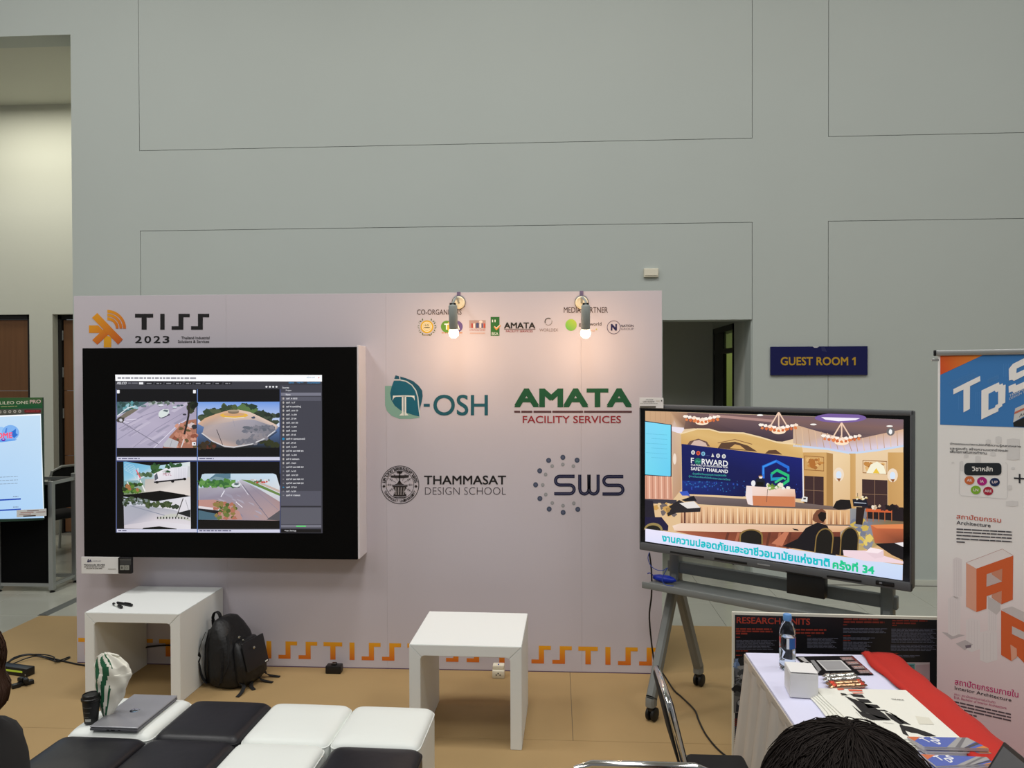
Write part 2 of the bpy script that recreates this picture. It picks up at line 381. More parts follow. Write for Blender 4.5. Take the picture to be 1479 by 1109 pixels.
# star emblem
p.k = K(80, 400, 5.688)
def gpoly(pts, L, d=(.6, .8), lo=-100, hi=500):
    vals = [q[0]*d[0]+q[1]*d[1] for q in pts]; p.poly(pts, [og((v-lo)/(hi-lo)) for v in vals], L)
gpoly([(302, 335), (345, 295), (555, 512), (516, 555)], 3, lo=380, hi=760)
gpoly([(276, 397), (352, 397), (415, 460), (276, 460)], 1, lo=430, hi=760)
gpoly([(303, 518), (400, 425), (440, 470), (345, 556)], 2, lo=500, hi=680)
gpoly([(398, 470), (460, 495), (460, 578), (398, 578)], 1, lo=640, hi=1300)
for r0, r1 in ((70, 94), (100, 124), (130, 154)):
    n = 14; C_ = [og(.15+.6*i/n) for i in range(n+1)]
    A = [p.p(427+r*math.sin(PI/2*i/n), 424-r*math.cos(PI/2*i/n)) for r in (r0, r1) for i in range(n+1)]
    p.raw(A, [(i, i+1, n+2+i, n+1+i) for i in range(n)], C_+C_, 2)
INK = (24, 22, 24)
def letters(p, T, x0, y0, x1, y1, col, L=1):
    """blocky T, I and stepped S letters in a box"""
    F = lambda q: [(x0+(x1-x0)*a, y0+(y1-y0)*b_) for a, b_ in q]
    P = {'T': [(0, 0), (1, 0), (1, .24), (.64, .24), (.64, 1), (.36, 1), (.36, .24), (0, .24)], 'I': [(0, 0), (1, 0), (1, 1), (0, 1)],
         'S': [(.38, 0), (1, 0), (1, .22), (.65, .22), (.65, 1), (0, 1), (0, .78), (.38, .78)]}[T]
    pts = F(P); p.poly(pts, col(pts) if callable(col) else col, L)
for T, a, b_ in (('T', 655, 804), ('I', 862, 898), ('S', 955, 1104), ('S', 1115, 1264)): letters(p, T, a, 302, b_, 433, INK)
for ch, a in (('2', 656), ('0', 732), ('2', 808), ('3', 882)): p.tbox(ch, a, 484, a+55, 542, INK, bold=.012)
p.tbox('Thailand Industrial', 1034, 488, 1267, 511, INK, bold=.01); p.tbox('Solutions & Services', 1008, 518, 1264, 541, INK, bold=.01)
# co-organisers row
p.k = K(540, 400, 3.5214)
p.tbox('CO-ORGANIZERS', 220, 165, 446, 192, (70, 52, 48), bold=.004); p.tbox('MEDIA PARTNER', 966, 153, 1190, 182, (70, 52, 48), bold=.004)
GOLD = (222, 178, 40)
p.disc(270, 253, 33, 33, GOLD, 1); p.annulus(270, 253, 22, 25, (250, 246, 225), 2); p.disc(270, 253, 20, 20, (236, 218, 170), 2); p.tbox('65', 259, 240, 280, 250, (90, 80, 50), 3); p.bars(257, 254, 284, 260, (90, 80, 50), 3, 1)
for sgn in (-1, 1):
    for i in range(9):
        t = -1.0+2.3*i/8; cx, cy = 270+sgn*42*math.cos(t), 253+42*math.sin(t); a = t+(.6 if i % 2 else -.6)
        p.poly([(cx+9*sgn*math.cos(a), cy+9*math.sin(a)), (cx+3*math.sin(a), cy-3*math.cos(a)), (cx-5*sgn*math.cos(a), cy-5*math.sin(a)), (cx-3*math.sin(a), cy+3*math.cos(a))], (66, 98, 40), 2)
p.bars(250, 293, 292, 297, (150, 130, 40), 2, 3)
p.disc(371, 252, 30, 30, (96, 150, 52), 1); p.disc(422, 252, 30, 30, (104, 84, 140), 1.5); p.disc(397, 252, 27, 29, (230, 190, 70), 1.2)
for ch, x in (('T', 358), ('S', 386), ('A', 414)): p.tbox(ch, x, 237, x+23, 268, (246, 246, 240), 3, bold=.02)
p.bars(345, 282, 450, 286, (205, 130, 50), 2, 4, wmin=8, wmax=20, gap=4)
p.rect(485, 220, 569, 260, (176, 148, 142), 1)
for a, b_, c in ((496, 503, (176, 50, 40)), (506, 514, (235, 225, 222)), (519, 534, (72, 78, 120)), (537, 546, (235, 225, 222)), (548, 555, (80, 84, 130)), (558, 566, (196, 70, 50))): p.rect(a, 236, b_, 259, c, 2)
p.disc(544, 228, 9, 7, (235, 215, 210), 2); p.disc(527, 238, 8, 6, (72, 78, 120), 2.2); p.tbox('เทคโนโลยี', 488, 261, 566, 274, (180, 110, 100), 2); p.bars(489, 283, 566, 288, (205, 170, 160), 2, 5)
p.rect(594, 203, 639, 299, (44, 108, 48), 1); p.rect(601, 217, 606, 230, (240, 240, 235), 2); p.rect(614, 217, 619, 230, (240, 240, 235), 2)
p.stroke([(612, 252), (622, 266), (644, 246)], 7, (224, 150, 60), 3); p.stroke([(614, 250), (622, 260), (641, 244)], 3, (248, 232, 214), 4); p.tbox('BSA', 600, 281, 633, 296, (236, 240, 230), 2)
p.tbox('AMATA', 662, 231, 821, 262, (38, 34, 30), 2, bold=.02); p.rect(662, 264, 822, 266.5, (70, 40, 40), 2); p.tbox('FACILITY SERVICES', 672, 270, 808, 281, (150, 52, 50), 2, bold=.01)
p.annulus(888, 227, 15, 20, (92, 88, 88), 2, 20, .9, 3.6); p.annulus(888, 227, 16, 19.5, (150, 142, 142), 2, 20, 3.8, 6.6); p.tbox('WORLDEX', 842, 262, 937, 277, (140, 122, 120), 2)
n = 24; p.poly([(1003+29*math.cos(2*PI*i/n), 244-30*math.sin(2*PI*i/n)) for i in range(n)], [(140+36*math.sin(2*PI*i/n+.6), 188+12*math.sin(2*PI*i/n), 74) for i in range(n)], 1)
p.tbox('greenworld', 1042, 230, 1157, 253, (66, 58, 58), 2, bold=.008); p.tbox('media', 1088, 266, 1124, 277, (214, 170, 140), 2); p.disc(1132, 266, 3, 4, (190, 190, 80), 2)
p.annulus(1220, 256, 32, 34.5, (58, 44, 82), 2); p.tbox('N', 1205, 239, 1236, 273, (26, 26, 76), 2, bold=.035); p.tbox('NATION', 1256, 242, 1321, 254, (72, 64, 74), 2, bold=.01); p.tbox('GROUP', 1257, 259, 1321, 269, (110, 100, 108), 2)
# leaf emblem and name
p.k = K(540, 530, 7.395); TE, TE2, SAGE = (14, 96, 118), (24, 84, 104), (134, 176, 160)
p.poly([(118, 202), (190, 200), (230, 300), (330, 470), (495, 540), (400, 553), (270, 553), (190, 520), (140, 470), (120, 410)], SAGE, 1)
p.poly([(232, 88), (268, 98), (272, 128), (218, 126)], TE2, 2)
p.poly([(282, 102), (340, 118), (420, 150), (480, 200), (516, 250), (522, 310), (512, 370), (495, 430), (490, 470), (484, 400), (476, 320), (455, 250), (415, 195), (360, 155), (284, 134)], TE2, 2)
p.poly([(214, 146), (280, 146), (340, 158), (400, 196), (440, 250), (462, 320), (470, 400), (478, 470), (492, 530), (430, 515), (370, 495), (290, 465), (225, 415), (185, 350), (174, 280), (190, 210)], TE, 2)
p.stroke([(214, 136), (280, 136), (350, 152), (408, 192), (450, 250), (470, 320), (478, 400), (486, 470), (493, 536)], 9, (214, 226, 222), 3)
WH = (238, 238, 230)
for a in ([(200, 360), (205, 305), (322, 302), (322, 316), (236, 318), (214, 330)], [(438, 362), (434, 305), (326, 302), (326, 316), (402, 318), (424, 330)], [(300, 312), (318, 312), (318, 490), (322, 518), (270, 518), (300, 490)], [(328, 312), (346, 312), (346, 490), (372, 516), (328, 518)]): p.poly(a, WH, 4)
p.rect(532, 392, 598, 424, TE2, 2); p.tbox('OSH', 636, 296, 1218, 518, (22, 88, 102), 2, res=6, bold=.008)
# main sponsor
p.k = K(540, 400, 3.5214); GR = (20, 84, 52)
p.tbox('AMATA', 714, 567, 1312, 662, GR, 2, bold=.028)
for a, b_ in ((714, 744), (750, 806), (812, 902), (908, 1064), (1069, 1312)): p.rect(a, 680, b_, 690, (84, 52, 56), 2)
p.tbox('FACILITY SERVICES', 757, 706, 1257, 743, (150, 36, 48), 2, bold=.008)
# university seal
p.k = K(540, 640, 7.395); cx, cy = 279, 444; D = (48, 42, 42)
p.annulus(cx, cy, 198, 205, D, 2, 48); p.annulus(cx, cy, 146, 151, D, 2, 48)
for i in range(12):
    a = 2*PI*i/12; c, s_ = math.cos(a), math.sin(a); p.stroke([(cx+50*c, cy+50*s_), (cx+142*c, cy+142*s_)], 4, (96, 88, 88), 2)
    for q in (100, 118): p.stroke([(cx+q*c-12*s_, cy+q*s_+12*c), (cx+q*c+12*s_, cy+q*s_-12*c)], 5, D, 2.2)
p.poly([(178, 344), (375, 340), (372, 366), (300, 372), (182, 366)], D, 3); p.stroke([(274, 300), (274, 420)], 12, D, 3); p.poly([(240, 300), (310, 300), (300, 322), (250, 322)], D, 3)
p.poly([(274, 390), (300, 430), (330, 444), (218, 444), (248, 430)], D, 3); p.stroke([(195, 456), (360, 456)], 12, D, 3)
p.poly([(205, 462), (350, 462), (330, 510), (226, 510)], D, 3); p.poly([(236, 512), (320, 512), (352, 566), (204, 566)], D, 3)
for i in range(4): p.poly([(228+i*30, 470), (240+i*30, 470), (243+i*26, 552), (232+i*26, 552)], (150, 142, 142), 4)
p.stroke([(218, 578), (340, 578)], 8, D, 3)
def arc_text(t, r, a0, a1, inside, size, wd):
    for i, ch in enumerate(t):
        if ch == ' ': continue
        a = a0+(a1-a0)*(i+.5)/len(t); c, s_ = math.cos(a), math.sin(a); u = (-s_, c) if not inside else (s_, -c); o = (c, s_) if not inside else (-c, -s_)
        bx, by = cx+r*c, cy+r*s_
        bl = (bx-u[0]*wd/2-o[0]*size/2, by-u[1]*wd/2-o[1]*size/2); br = (bx+u[0]*wd/2-o[0]*size/2, by+u[1]*wd/2-o[1]*size/2)
        p.text(ch, bl, br, (bl[0]+o[0]*size, bl[1]+o[1]*size), D, 3, bold=.02)
arc_text('มหาวทยาลยธรรมศาสตร', 174, PI*1.04, PI*1.96, False, 34, 26)
arc_text('THAMMASAT UNIVERSITY', 174, PI*.88, PI*.12, True, 27, 21)
for x in (108, 450): p.poly([(x-16, 460), (x, 442), (x+16, 460), (x, 478)], D, 3)
p.tbox('THAMMASAT', 537, 345, 1413, 441, (22, 18, 20), 2, bold=.012); p.tbox('DESIGN SCHOOL', 546, 470, 1411, 549, (44, 32, 38), 2, bold=-.018)
# dotted sphere emblem
p.k = K(750, 640, 7.784); NV = (22, 24, 62)
for x, y in ((330, 193), (490, 159), (650, 191), (230, 310), (184, 467), (232, 621), (336, 740), (493, 778), (658, 743)): p.disc(x, y, 28, 29, (70, 80, 102), 1); p.disc(x, y, 13, 13, (92, 96, 122), 2)
for x, y in ((370, 257), (490, 239), (608, 258), (296, 351), (264, 469), (298, 577), (371, 672), (492, 702), (613, 675)): p.disc(x, y, 20, 21, (150, 152, 156), 1); p.disc(x, y, 9, 9, (164, 164, 170), 2)
def arc(cx_, cy_, r, a0, a1, n=8): return [(cx_+r*math.cos(a0+(a1-a0)*i/n), cy_+r*math.sin(a0+(a1-a0)*i/n)) for i in range(n+1)]
def bigS(x0, x1, y0):
    P = [(x1-10, y0+18)]+arc(x0+64, y0+67, 49, -PI/2, -PI*1.5)+arc(x1-64, y0+165, 49, -PI/2, PI/2)+[(x0, y0+214)]
    p.stroke(P, 36, NV, 2); p.stroke(P, 3, (110, 112, 140), 3)
bigS(392, 632, 353); bigS(935, 1180, 356)
for x in (680, 784):
    P = [(x, 353)]+[(x, 512)]+arc(x+52, 520, 50, PI, 0)+[(x+104 if x == 680 else x+102, 512), (x+102, 353)]
    p.stroke(P, 36, NV, 2); p.stroke(P, 3, (110, 112, 140), 3)
# orange band of letters along the foot, and a thin dark purple strip at the bottom edge
T0, PER, Zt, Zb = 3.379-.056, .5523, .171, .057
for k in range(-7, 1):
    for T, dx, w_ in (('T', 0, .124), ('I', .172, .033), ('S', .252, .125), ('S', .386, .125)):
        x0 = T0+PER*k+dx; x1 = x0+w_
        if x1 < .004 or x0 > BW-.004: continue
        F = {'T': [(0, 0), (1, 0), (1, .24), (.64, .24), (.64, 1), (.36, 1), (.36, .24), (0, .24)], 'I': [(0, 0), (1, 0), (1, 1), (0, 1)],
             'S': [(.38, 0), (1, 0), (1, .22), (.65, .22), (.65, 1), (0, 1), (0, .78), (.38, .78)]}[T]
        pts = [(min(max(x0+w_*a, .003), BW-.003), Zt+(Zb-Zt)*b_) for a, b_ in F]
        if x0 < -.06: continue
        p.uvpoly(pts, [og(.05+.75*b_) for a, b_ in F], 1)
p.uvpoly([(.002, .002), (BW-.002, .002), (BW-.002, .009), (.002, .009)], (96, 74, 104), 1)
p.build('print', PRINT, bd)

# ------------------------------------------------------------------ LED display let into a white-edged black box on the backdrop
ld = thing('video_wall', 'large black framed video wall showing four traffic camera pictures', 'screen', (1.06, -.1, .757))
LF = -.185
obj('cabinet', bbox((.172, LF, .757), (1.943, -.001, 2.087), .003, 1), blackfab, ld, w=True)
obj('side_trim', bbox((1.944, LF+.004, .760), (1.956, -.001, 2.098), .002, 1), mat('white_fabric_trim', (222, 216, 220), .7, bump=.3, bscale=14, bdist=.01), ld, w=True, label='white fabric covered side edge')
p = Print((0, LF, 0), X1, Z1, -Y1); p.k = lambda x, y: (x, y)
p.poly([(167, 769), (466, 770), (465, 541.5), (166.5, 541)], (58, 58, 66), 0)
p.poly([(167, 550), (465, 551), (465, 541.5), (166.5, 541)], (252, 252, 254), 1)
p.bars(170, 544.5, 284, 547, (150, 150, 158), 2, 7, .003); p.tbox('admin-user', 443, 543.5, 455, 546, (110, 160, 190), 2); p.disc(460.5, 545.5, .8, .8, (210, 80, 80), 2)
p.tbox('PELCO', 169, 551.5, 183, 555, (214, 214, 220), 2, bold=.02, shear=.3); p.bars(185, 552.5, 199, 554, (120, 120, 130), 2, 8); p.rect(201, 552, 207, 555, (236, 236, 240), 2)
for i in range(9): p.poly([(209+i*14.2, 555.5), (220.5+i*14.2, 555.5), (222+i*14.2, 551.5), (211+i*14.2, 551.5)], (26, 26, 30), 2); p.bars(212+i*14.2, 553, 219+i*14.2, 554.3, (140, 140, 148), 3, i)
p.rect(169, 562, 284.5, 658.5, (12, 12, 16), 1); p.rect(286, 562, 404, 659, (12, 12, 16), 1); p.rect(169, 666, 284.5, 763, (10, 10, 12), 1); p.rect(286, 666, 404, 763, (10, 10, 12), 1)
BL = (92, 120, 176)
p.rect(284.6, 562, 285.9, 769, BL, 3); p.rect(168, 562, 168.8, 769, (80, 96, 150), 3); p.rect(404.2, 562, 405.2, 769, (70, 84, 130), 3); p.rect(168, 665.3, 404, 666.6, (50, 62, 110), 3)
for x0, x1, y0 in ((168.8, 284.5, 660), (286, 404.5, 660), (168.8, 284.5, 764), (286, 404.5, 764.5)): p.rect(x0, y0, x1, y0+4.6, (206, 206, 226), 2)
p.bars(171, 661.5, 202, 663, (80, 80, 110), 3, 1); p.bars(288, 661.5, 309, 663, (80, 80, 110), 3, 2); p.bars(171, 765.5, 183, 767, (80, 80, 110), 3, 3); p.bars(288, 765.5, 334, 767.2, (80, 80, 110), 3, 4)
p.rrect(169, 563, 173, 568, .8, (240, 240, 244), 3); p.rrect(279, 563, 283, 568, .8, (240, 240, 244), 3)
for x in (385, 390, 394.7, 399.5): p.disc(x, 558.5, 1.5, 1.3, (228, 228, 232), 3, 10)
# camera 1: wide road
p.k = K(160, 530, 8.529)
p.poly([(75, 428), (1055, 430), (1055, 996), (75, 996)], [(186, 178, 200), (160, 152, 176), (176, 166, 188), (170, 164, 188)], 2)
R = random.Random(17)
for i in range(26):
    x, y = R.uniform(100, 800), R.uniform(520, 980); w_ = R.uniform(60, 200); p.poly([(x, y), (x+w_, y-w_*.55), (x+w_*1.2, y-w_*.5), (x+w_*.25, y+w_*.08)], R.choice([(178, 170, 192), (164, 156, 180), (190, 182, 202), (156, 150, 172)]), 2.2+.01*i)
p.poly([(75, 428), (460, 430), (370, 480), (240, 530), (80, 600)], (70, 100, 106), 3); p.tuft(85, 440, 330, 520, [(50, 78, 76), (92, 150, 158), (60, 96, 66), (150, 190, 200)], 26, 24, 3.2, 2)
p.poly([(80, 640), (200, 545), (300, 512), (335, 525), (240, 590), (90, 680)], (120, 112, 100), 4); p.blob(125, 650, 48, 40, (70, 66, 60), 4.3, seed=4); p.blob(125, 655, 20, 18, (206, 206, 214), 4.5, seed=5); p.stroke([(80, 605), (210, 505), (300, 480)], 12, (214, 222, 226), 4.6)
p.tuft(480, 432, 800, 460, [(120, 130, 128), (176, 180, 186), (92, 108, 96)], 16, 22, 3.4, 9)
for q in ([(160, 690), (600, 960)], [(100, 760), (400, 600), (700, 500)], [(280, 990), (560, 760), (900, 560)], [(80, 900), (330, 740)], [(530, 996), (840, 700), (930, 655)], [(190, 650), (330, 640)], [(230, 690), (130, 660)]): p.stroke(q, 7, (146, 140, 164) if q[0][0] not in (530, 190, 230) else (226, 222, 236), 3)
p.stroke([(150, 688), (590, 950)], 9, (126, 122, 140), 3.2)
p.poly([(640, 996), (730, 850), (860, 710), (930, 660), (1055, 640), (1055, 996)], (166, 112, 92), 4); p.tuft(780, 700, 1040, 980, [(140, 80, 62), (190, 130, 108), (96, 82, 52), (206, 150, 130)], 40, 30, 4.2, 12)
p.poly([(650, 950), (720, 870), (840, 920), (810, 996), (660, 985)], (186, 186, 192), 5); p.stroke([(760, 890), (730, 985)], 5, (140, 140, 150), 5.3); p.stroke([(870, 990), (905, 890)], 12, (214, 210, 214), 5.4)
p.tuft(970, 440, 1050, 540, [(34, 42, 30), (60, 66, 46), (24, 30, 24)], 20, 34, 5.5, 14); p.stroke([(965, 450), (960, 600), (935, 720), (908, 830)], 24, (44, 38, 36), 6)
p.blob(1000, 720, 50, 34, (206, 190, 190), 5.8, seed=7); p.blob(1030, 738, 36, 28, (52, 52, 56), 6, seed=8); p.rect(1003, 922, 1050, 966, (232, 232, 236), 6); p.disc(1032, 944, 9, 9, (40, 40, 44), 6.5)
p.poly([(590, 570), (610, 540), (650, 516), (715, 522), (722, 560), (690, 600), (620, 626), (592, 604)], (216, 224, 222), 6); p.poly([(600, 612), (690, 596), (722, 575), (735, 590), (640, 632), (605, 630)], (74, 72, 90), 5.9); p.poly([(640, 540), (665, 524), (712, 530), (700, 556)], (98, 110, 116), 6.4)
for x, y, w_, c in ((408, 478, 34, (120, 140, 146)), (790, 494, 28, (200, 214, 220)), (835, 474, 22, (92, 110, 120)), (878, 470, 20, (70, 84, 92)), (620, 470, 34, (214, 216, 226)), (912, 582, 24, (64, 62, 74))): p.blob(x, y, w_, w_*.42, c, 6, 12, .12, int(x)); p.blob(x, y+w_*.35, w_*.9, w_*.2, (50, 50, 60), 5.9, 10, .1, int(y))
# camera 2: roundabout through a wide lens
p.k = K(280, 530, 7.395)
p.poly([(42, 372), (915, 370), (915, 866), (42, 866)], [(128, 166, 232), (120, 160, 228), (26, 26, 22), (34, 34, 28)], 2)
p.poly([(42, 372), (915, 370), (915, 640), (42, 600)], [(118, 158, 226), (108, 150, 224), (206, 216, 236), (206, 210, 228)], 2.2)
p.tuft(60, 520, 200, 560, [(52, 66, 52), (74, 84, 60)], 14, 34, 2.6, 3); p.tuft(130, 470, 330, 500, [(56, 72, 54), (84, 92, 66), (46, 58, 48)], 22, 40, 2.7, 4); p.tuft(320, 420, 440, 450, [(56, 70, 52), (80, 94, 60)], 14, 36, 2.7, 5); p.tuft(480, 410, 640, 480, [(52, 78, 56), (88, 116, 70), (44, 62, 50)], 26, 42, 2.7, 6); p.tuft(640, 480, 780, 530, [(60, 74, 54), (48, 60, 48)], 16, 38, 2.7, 7); p.tuft(740, 510, 900, 600, [(40, 48, 42), (64, 74, 60)], 18, 32, 2.7, 8)
p.poly([(42, 606), (120, 545), (240, 500), (340, 470), (480, 455), (600, 480), (740, 545), (880, 615), (905, 640), (860, 700), (760, 770), (620, 830), (430, 862), (330, 855), (210, 800), (90, 715), (110, 640)], [(214, 172, 140)]*3+[(222, 196, 180)]*4+[(150, 146, 152)]*3+[(172, 156, 152)]*6, 4)
p.poly([(110, 640), (240, 610), (520, 560), (640, 560), (870, 640), (860, 700), (760, 770), (620, 830), (430, 855), (330, 848), (210, 795), (90, 715)], [(168, 156, 156), (182, 166, 164), (176, 166, 176), (160, 156, 168), (112, 114, 124), (112, 114, 124), (120, 120, 126), (140, 134, 138), (196, 168, 156), (200, 170, 156), (196, 168, 156), (176, 160, 158)], 4.2)
p.disc(430, 515, 150, 30, (226, 178, 74), 4.6); p.disc(430, 506, 112, 20, (206, 160, 120), 4.8); p.disc(424, 478, 60, 22, (128, 112, 94), 5); p.disc(424, 466, 66, 10, (168, 152, 130), 5.1); p.stroke([(330, 538), (440, 546), (540, 536)], 7, (234, 226, 210), 5)
p.tuft(550, 640, 850, 690, [(110, 112, 124), (128, 126, 136), (98, 102, 112)], 44, 26, 5, 11); p.tuft(470, 770, 660, 820, [(112, 112, 122), (128, 126, 134)], 30, 26, 5, 12); p.tuft(600, 720, 780, 780, [(118, 118, 128), (140, 134, 140)], 24, 22, 5, 13)
p.stroke([(85, 705), (200, 790), (330, 845), (430, 855), (620, 822), (760, 762), (870, 680)], 12, (206, 204, 208), 5.4); p.stroke([(95, 722), (210, 806), (330, 858), (430, 866), (630, 836), (770, 776), (890, 690)], 8, (52, 52, 54), 5.3)
p.stroke([(245, 668), (310, 832)], 7, (70, 66, 70), 5.6); p.stroke([(420, 560), (440, 640)], 4, (150, 146, 160), 5.5); p.blob(638, 540, 22, 12, (60, 72, 96), 5.6, seed=3)
p.tuft(60, 800, 230, 860, [(92, 50, 38), (60, 48, 34), (44, 40, 30)], 16, 30, 2.9, 15); p.tuft(720, 790, 900, 850, [(52, 56, 34), (40, 44, 30)], 16, 30, 2.9, 16)
# camera 3: lorry at a bend, two warped strips
p.k = K(160, 650, 4.622)
p.poly([(86, 74), (280, 106), (530, 78), (533, 305), (350, 275), (88, 298)], [(120, 190, 226), (160, 206, 226), (220, 226, 226), (216, 206, 196), (206, 198, 190), (110, 130, 90)], 2)
p.poly([(86, 76), (270, 106), (290, 150), (180, 200), (90, 205)], [(96, 172, 214), (130, 192, 222), (190, 214, 222), (206, 214, 220), (150, 200, 222)], 2.2)
for i in range(6): p.stroke([(90, 84+i*9), (150, 100+i*12), (170, 130+i*12)], 1.6, (214, 228, 234), 2.5)
p.tuft(280, 100, 400, 150, [(42, 78, 46), (60, 98, 54)], 20, 16, 2.7, 4); p.tuft(400, 92, 470, 110, [(48, 84, 50)], 10, 14, 2.7, 5); p.tuft(190, 150, 280, 175, [(70, 96, 66), (110, 126, 96)], 14, 13, 2.7, 6)
p.poly([(230, 195), (530, 180), (533, 305), (350, 275), (225, 280)], [(190, 182, 176), (206, 200, 196), (222, 212, 206), (224, 216, 210), (204, 196, 190)], 2.6)
p.poly([(288, 158), (370, 120), (515, 108), (510, 190), (290, 210)], [(240, 236, 240), (232, 230, 236), (222, 222, 230), (214, 212, 222), (228, 222, 228)], 3); p.tbox('MEYL', 350, 152, 406, 170, (176, 92, 120), 4)
for i in range(7): p.stroke([(430+i*11, 118), (430+i*11, 192)], 1.5, (180, 182, 192), 3.5)
p.stroke([(290, 214), (500, 192)], 10, (34, 34, 38), 3.2)
for x, y in ((310, 214), (414, 208), (494, 192)): p.disc(x, y, 11, 9, (20, 20, 22), 3.6)
p.poly([(292, 170), (310, 150), (318, 190), (294, 205)], (90, 96, 106), 4); p.rect(511, 108, 530, 180, (200, 202, 206), 2.9)
p.stroke([(170, 130), (200, 190)], 7, (222, 90, 110), 3.2); p.stroke([(182, 120), (186, 205)], 5, (236, 232, 236), 3.1); p.stroke([(196, 200), (230, 275)], 8, (236, 234, 234), 3.3); p.stroke([(110, 210), (125, 245)], 7, (226, 226, 226), 3.4)
p.tuft(92, 225, 200, 280, [(60, 96, 40), (92, 128, 52), (160, 110, 70), (44, 60, 30)], 34, 16, 3, 8)
p.poly([(88, 300), (330, 270), (500, 297), (310, 340)], (8, 8, 8), 5)
p.poly([(86, 310), (300, 342), (500, 312), (533, 306), (535, 528), (90, 524)], [(190, 196, 214), (206, 208, 218), (222, 220, 226), (214, 214, 222), (226, 222, 228), (206, 198, 206)], 2)
p.tuft(90, 318, 260, 362, [(48, 62, 42), (70, 86, 60), (120, 130, 130)], 34, 15, 2.4, 9); p.tuft(230, 345, 400, 376, [(52, 66, 40), (72, 86, 54)], 36, 15, 2.4, 10); p.tuft(410, 370, 460, 388, [(56, 66, 52)], 10, 13, 2.4, 11)
p.poly([(90, 365), (300, 380), (420, 398), (533, 440), (533, 500), (300, 470), (90, 500)], [(170, 172, 184), (164, 166, 178), (178, 178, 190), (206, 202, 206), (222, 216, 222), (214, 206, 212), (176, 174, 188)], 2.8)
p.stroke([(130, 370), (420, 452)], 5, (140, 144, 160), 3); p.poly([(300, 452), (400, 424), (440, 424), (533, 462), (533, 474), (430, 448), (330, 462)], (196, 196, 188), 3.2)
for i in range(11): p.poly([(310+i*20, 445+(0 if i < 6 else (i-6)*2)), (318+i*20, 445), (318+i*20, 458), (310+i*20, 458)], (40, 40, 40), 3.4)
p.stroke([(484, 322), (440, 446)], 6, (60, 56, 54), 3.6); p.poly([(440, 420), (533, 396), (533, 450)], (30, 32, 36), 3.3); p.stroke([(500, 330), (520, 400)], 3, (140, 140, 146), 3.6)
p.poly([(220, 518), (325, 508), (440, 524), (440, 528), (210, 528)], (10, 10, 10), 4)
# camera 4: curve with car
p.poly([(586, 240), (610, 162), (630, 157), (1085, 156), (1105, 165), (1130, 250), (1130, 470), (586, 464)], [(206, 220, 226), (190, 212, 226), (196, 216, 228), (200, 220, 236), (206, 224, 238), (214, 218, 222), (170, 160, 176), (150, 150, 166)], 2)
p.poly([(700, 158), (800, 156), (800, 190), (640, 205)], (88, 122, 140), 2.4); p.poly([(640, 205), (700, 176), (760, 186), (820, 200)], (122, 150, 160), 2.5)
p.tuft(596, 205, 820, 240, [(76, 128, 60), (100, 148, 76), (56, 104, 56)], 60, 17, 2.8, 21)
p.poly([(588, 255), (700, 240), (840, 215), (870, 196), (1000, 265), (1130, 345), (1130, 470), (740, 464), (590, 330)], [(164, 158, 168), (168, 162, 174), (178, 174, 186), (196, 192, 204), (150, 138, 152), (166, 138, 138), (182, 152, 148), (142, 136, 156), (144, 138, 156)], 3)
R = random.Random(18)
for i in range(16):
    x, y = R.uniform(640, 1000), R.uniform(280, 440); w_ = R.uniform(20, 60); p.poly([(x, y), (x+w_, y+w_*.3), (x+w_*1.3, y+w_*.8), (x+w_*.3, y+w_*.3)], R.choice([(156, 150, 166), (140, 134, 150), (170, 162, 176)]), 3.1+.01*i)
p.poly([(870, 196), (930, 200), (1130, 290), (1130, 306)], (104, 132, 70), 3.3); p.poly([(930, 196), (960, 196), (1130, 268), (1130, 284)], (196, 176, 166), 3.4); p.tuft(960, 198, 1060, 216, [(190, 60, 50), (130, 140, 140), (220, 220, 220), (90, 110, 80)], 18, 9, 3.5, 22)
p.stroke([(880, 230), (1060, 464)], 4, (110, 106, 124), 3.5); p.stroke([(930, 235), (1120, 400)], 3, (140, 132, 148), 3.5); p.stroke([(760, 270), (736, 312)], 6, (228, 226, 236), 3.5); p.stroke([(836, 345), (880, 382)], 5, (226, 222, 230), 3.5); p.stroke([(850, 200), (920, 300)], 3, (226, 224, 234), 3.4)
p.blob(838, 232, 30, 15, (214, 222, 222), 4, 14, .1, 3); p.blob(840, 226, 17, 7, (80, 96, 100), 4.2, 12, .1, 4); p.blob(838, 245, 26, 6, (60, 60, 66), 3.9, 12, .1, 5)
p.poly([(586, 332), (690, 330), (760, 345), (860, 410), (880, 464), (586, 464)], (186, 140, 132), 3.6); p.tuft(700, 350, 830, 455, [(104, 118, 60), (140, 122, 70), (80, 96, 46), (176, 112, 92)], 44, 17, 3.8, 23)
p.poly([(586, 372), (735, 390), (735, 404), (586, 388)], (222, 214, 218), 4.2); p.poly([(586, 388), (735, 404), (730, 430), (586, 400)], (26, 28, 34), 4.1); p.poly([(586, 400), (730, 430), (725, 464), (586, 464)], (74, 104, 120), 4)
p.poly([(1040, 464), (1130, 400), (1130, 470)], (86, 84, 90), 4); p.poly([(586, 157), (612, 157), (586, 230)], (10, 10, 12), 5); p.poly([(1103, 156), (1132, 156), (1132, 240)], (10, 10, 12), 5)
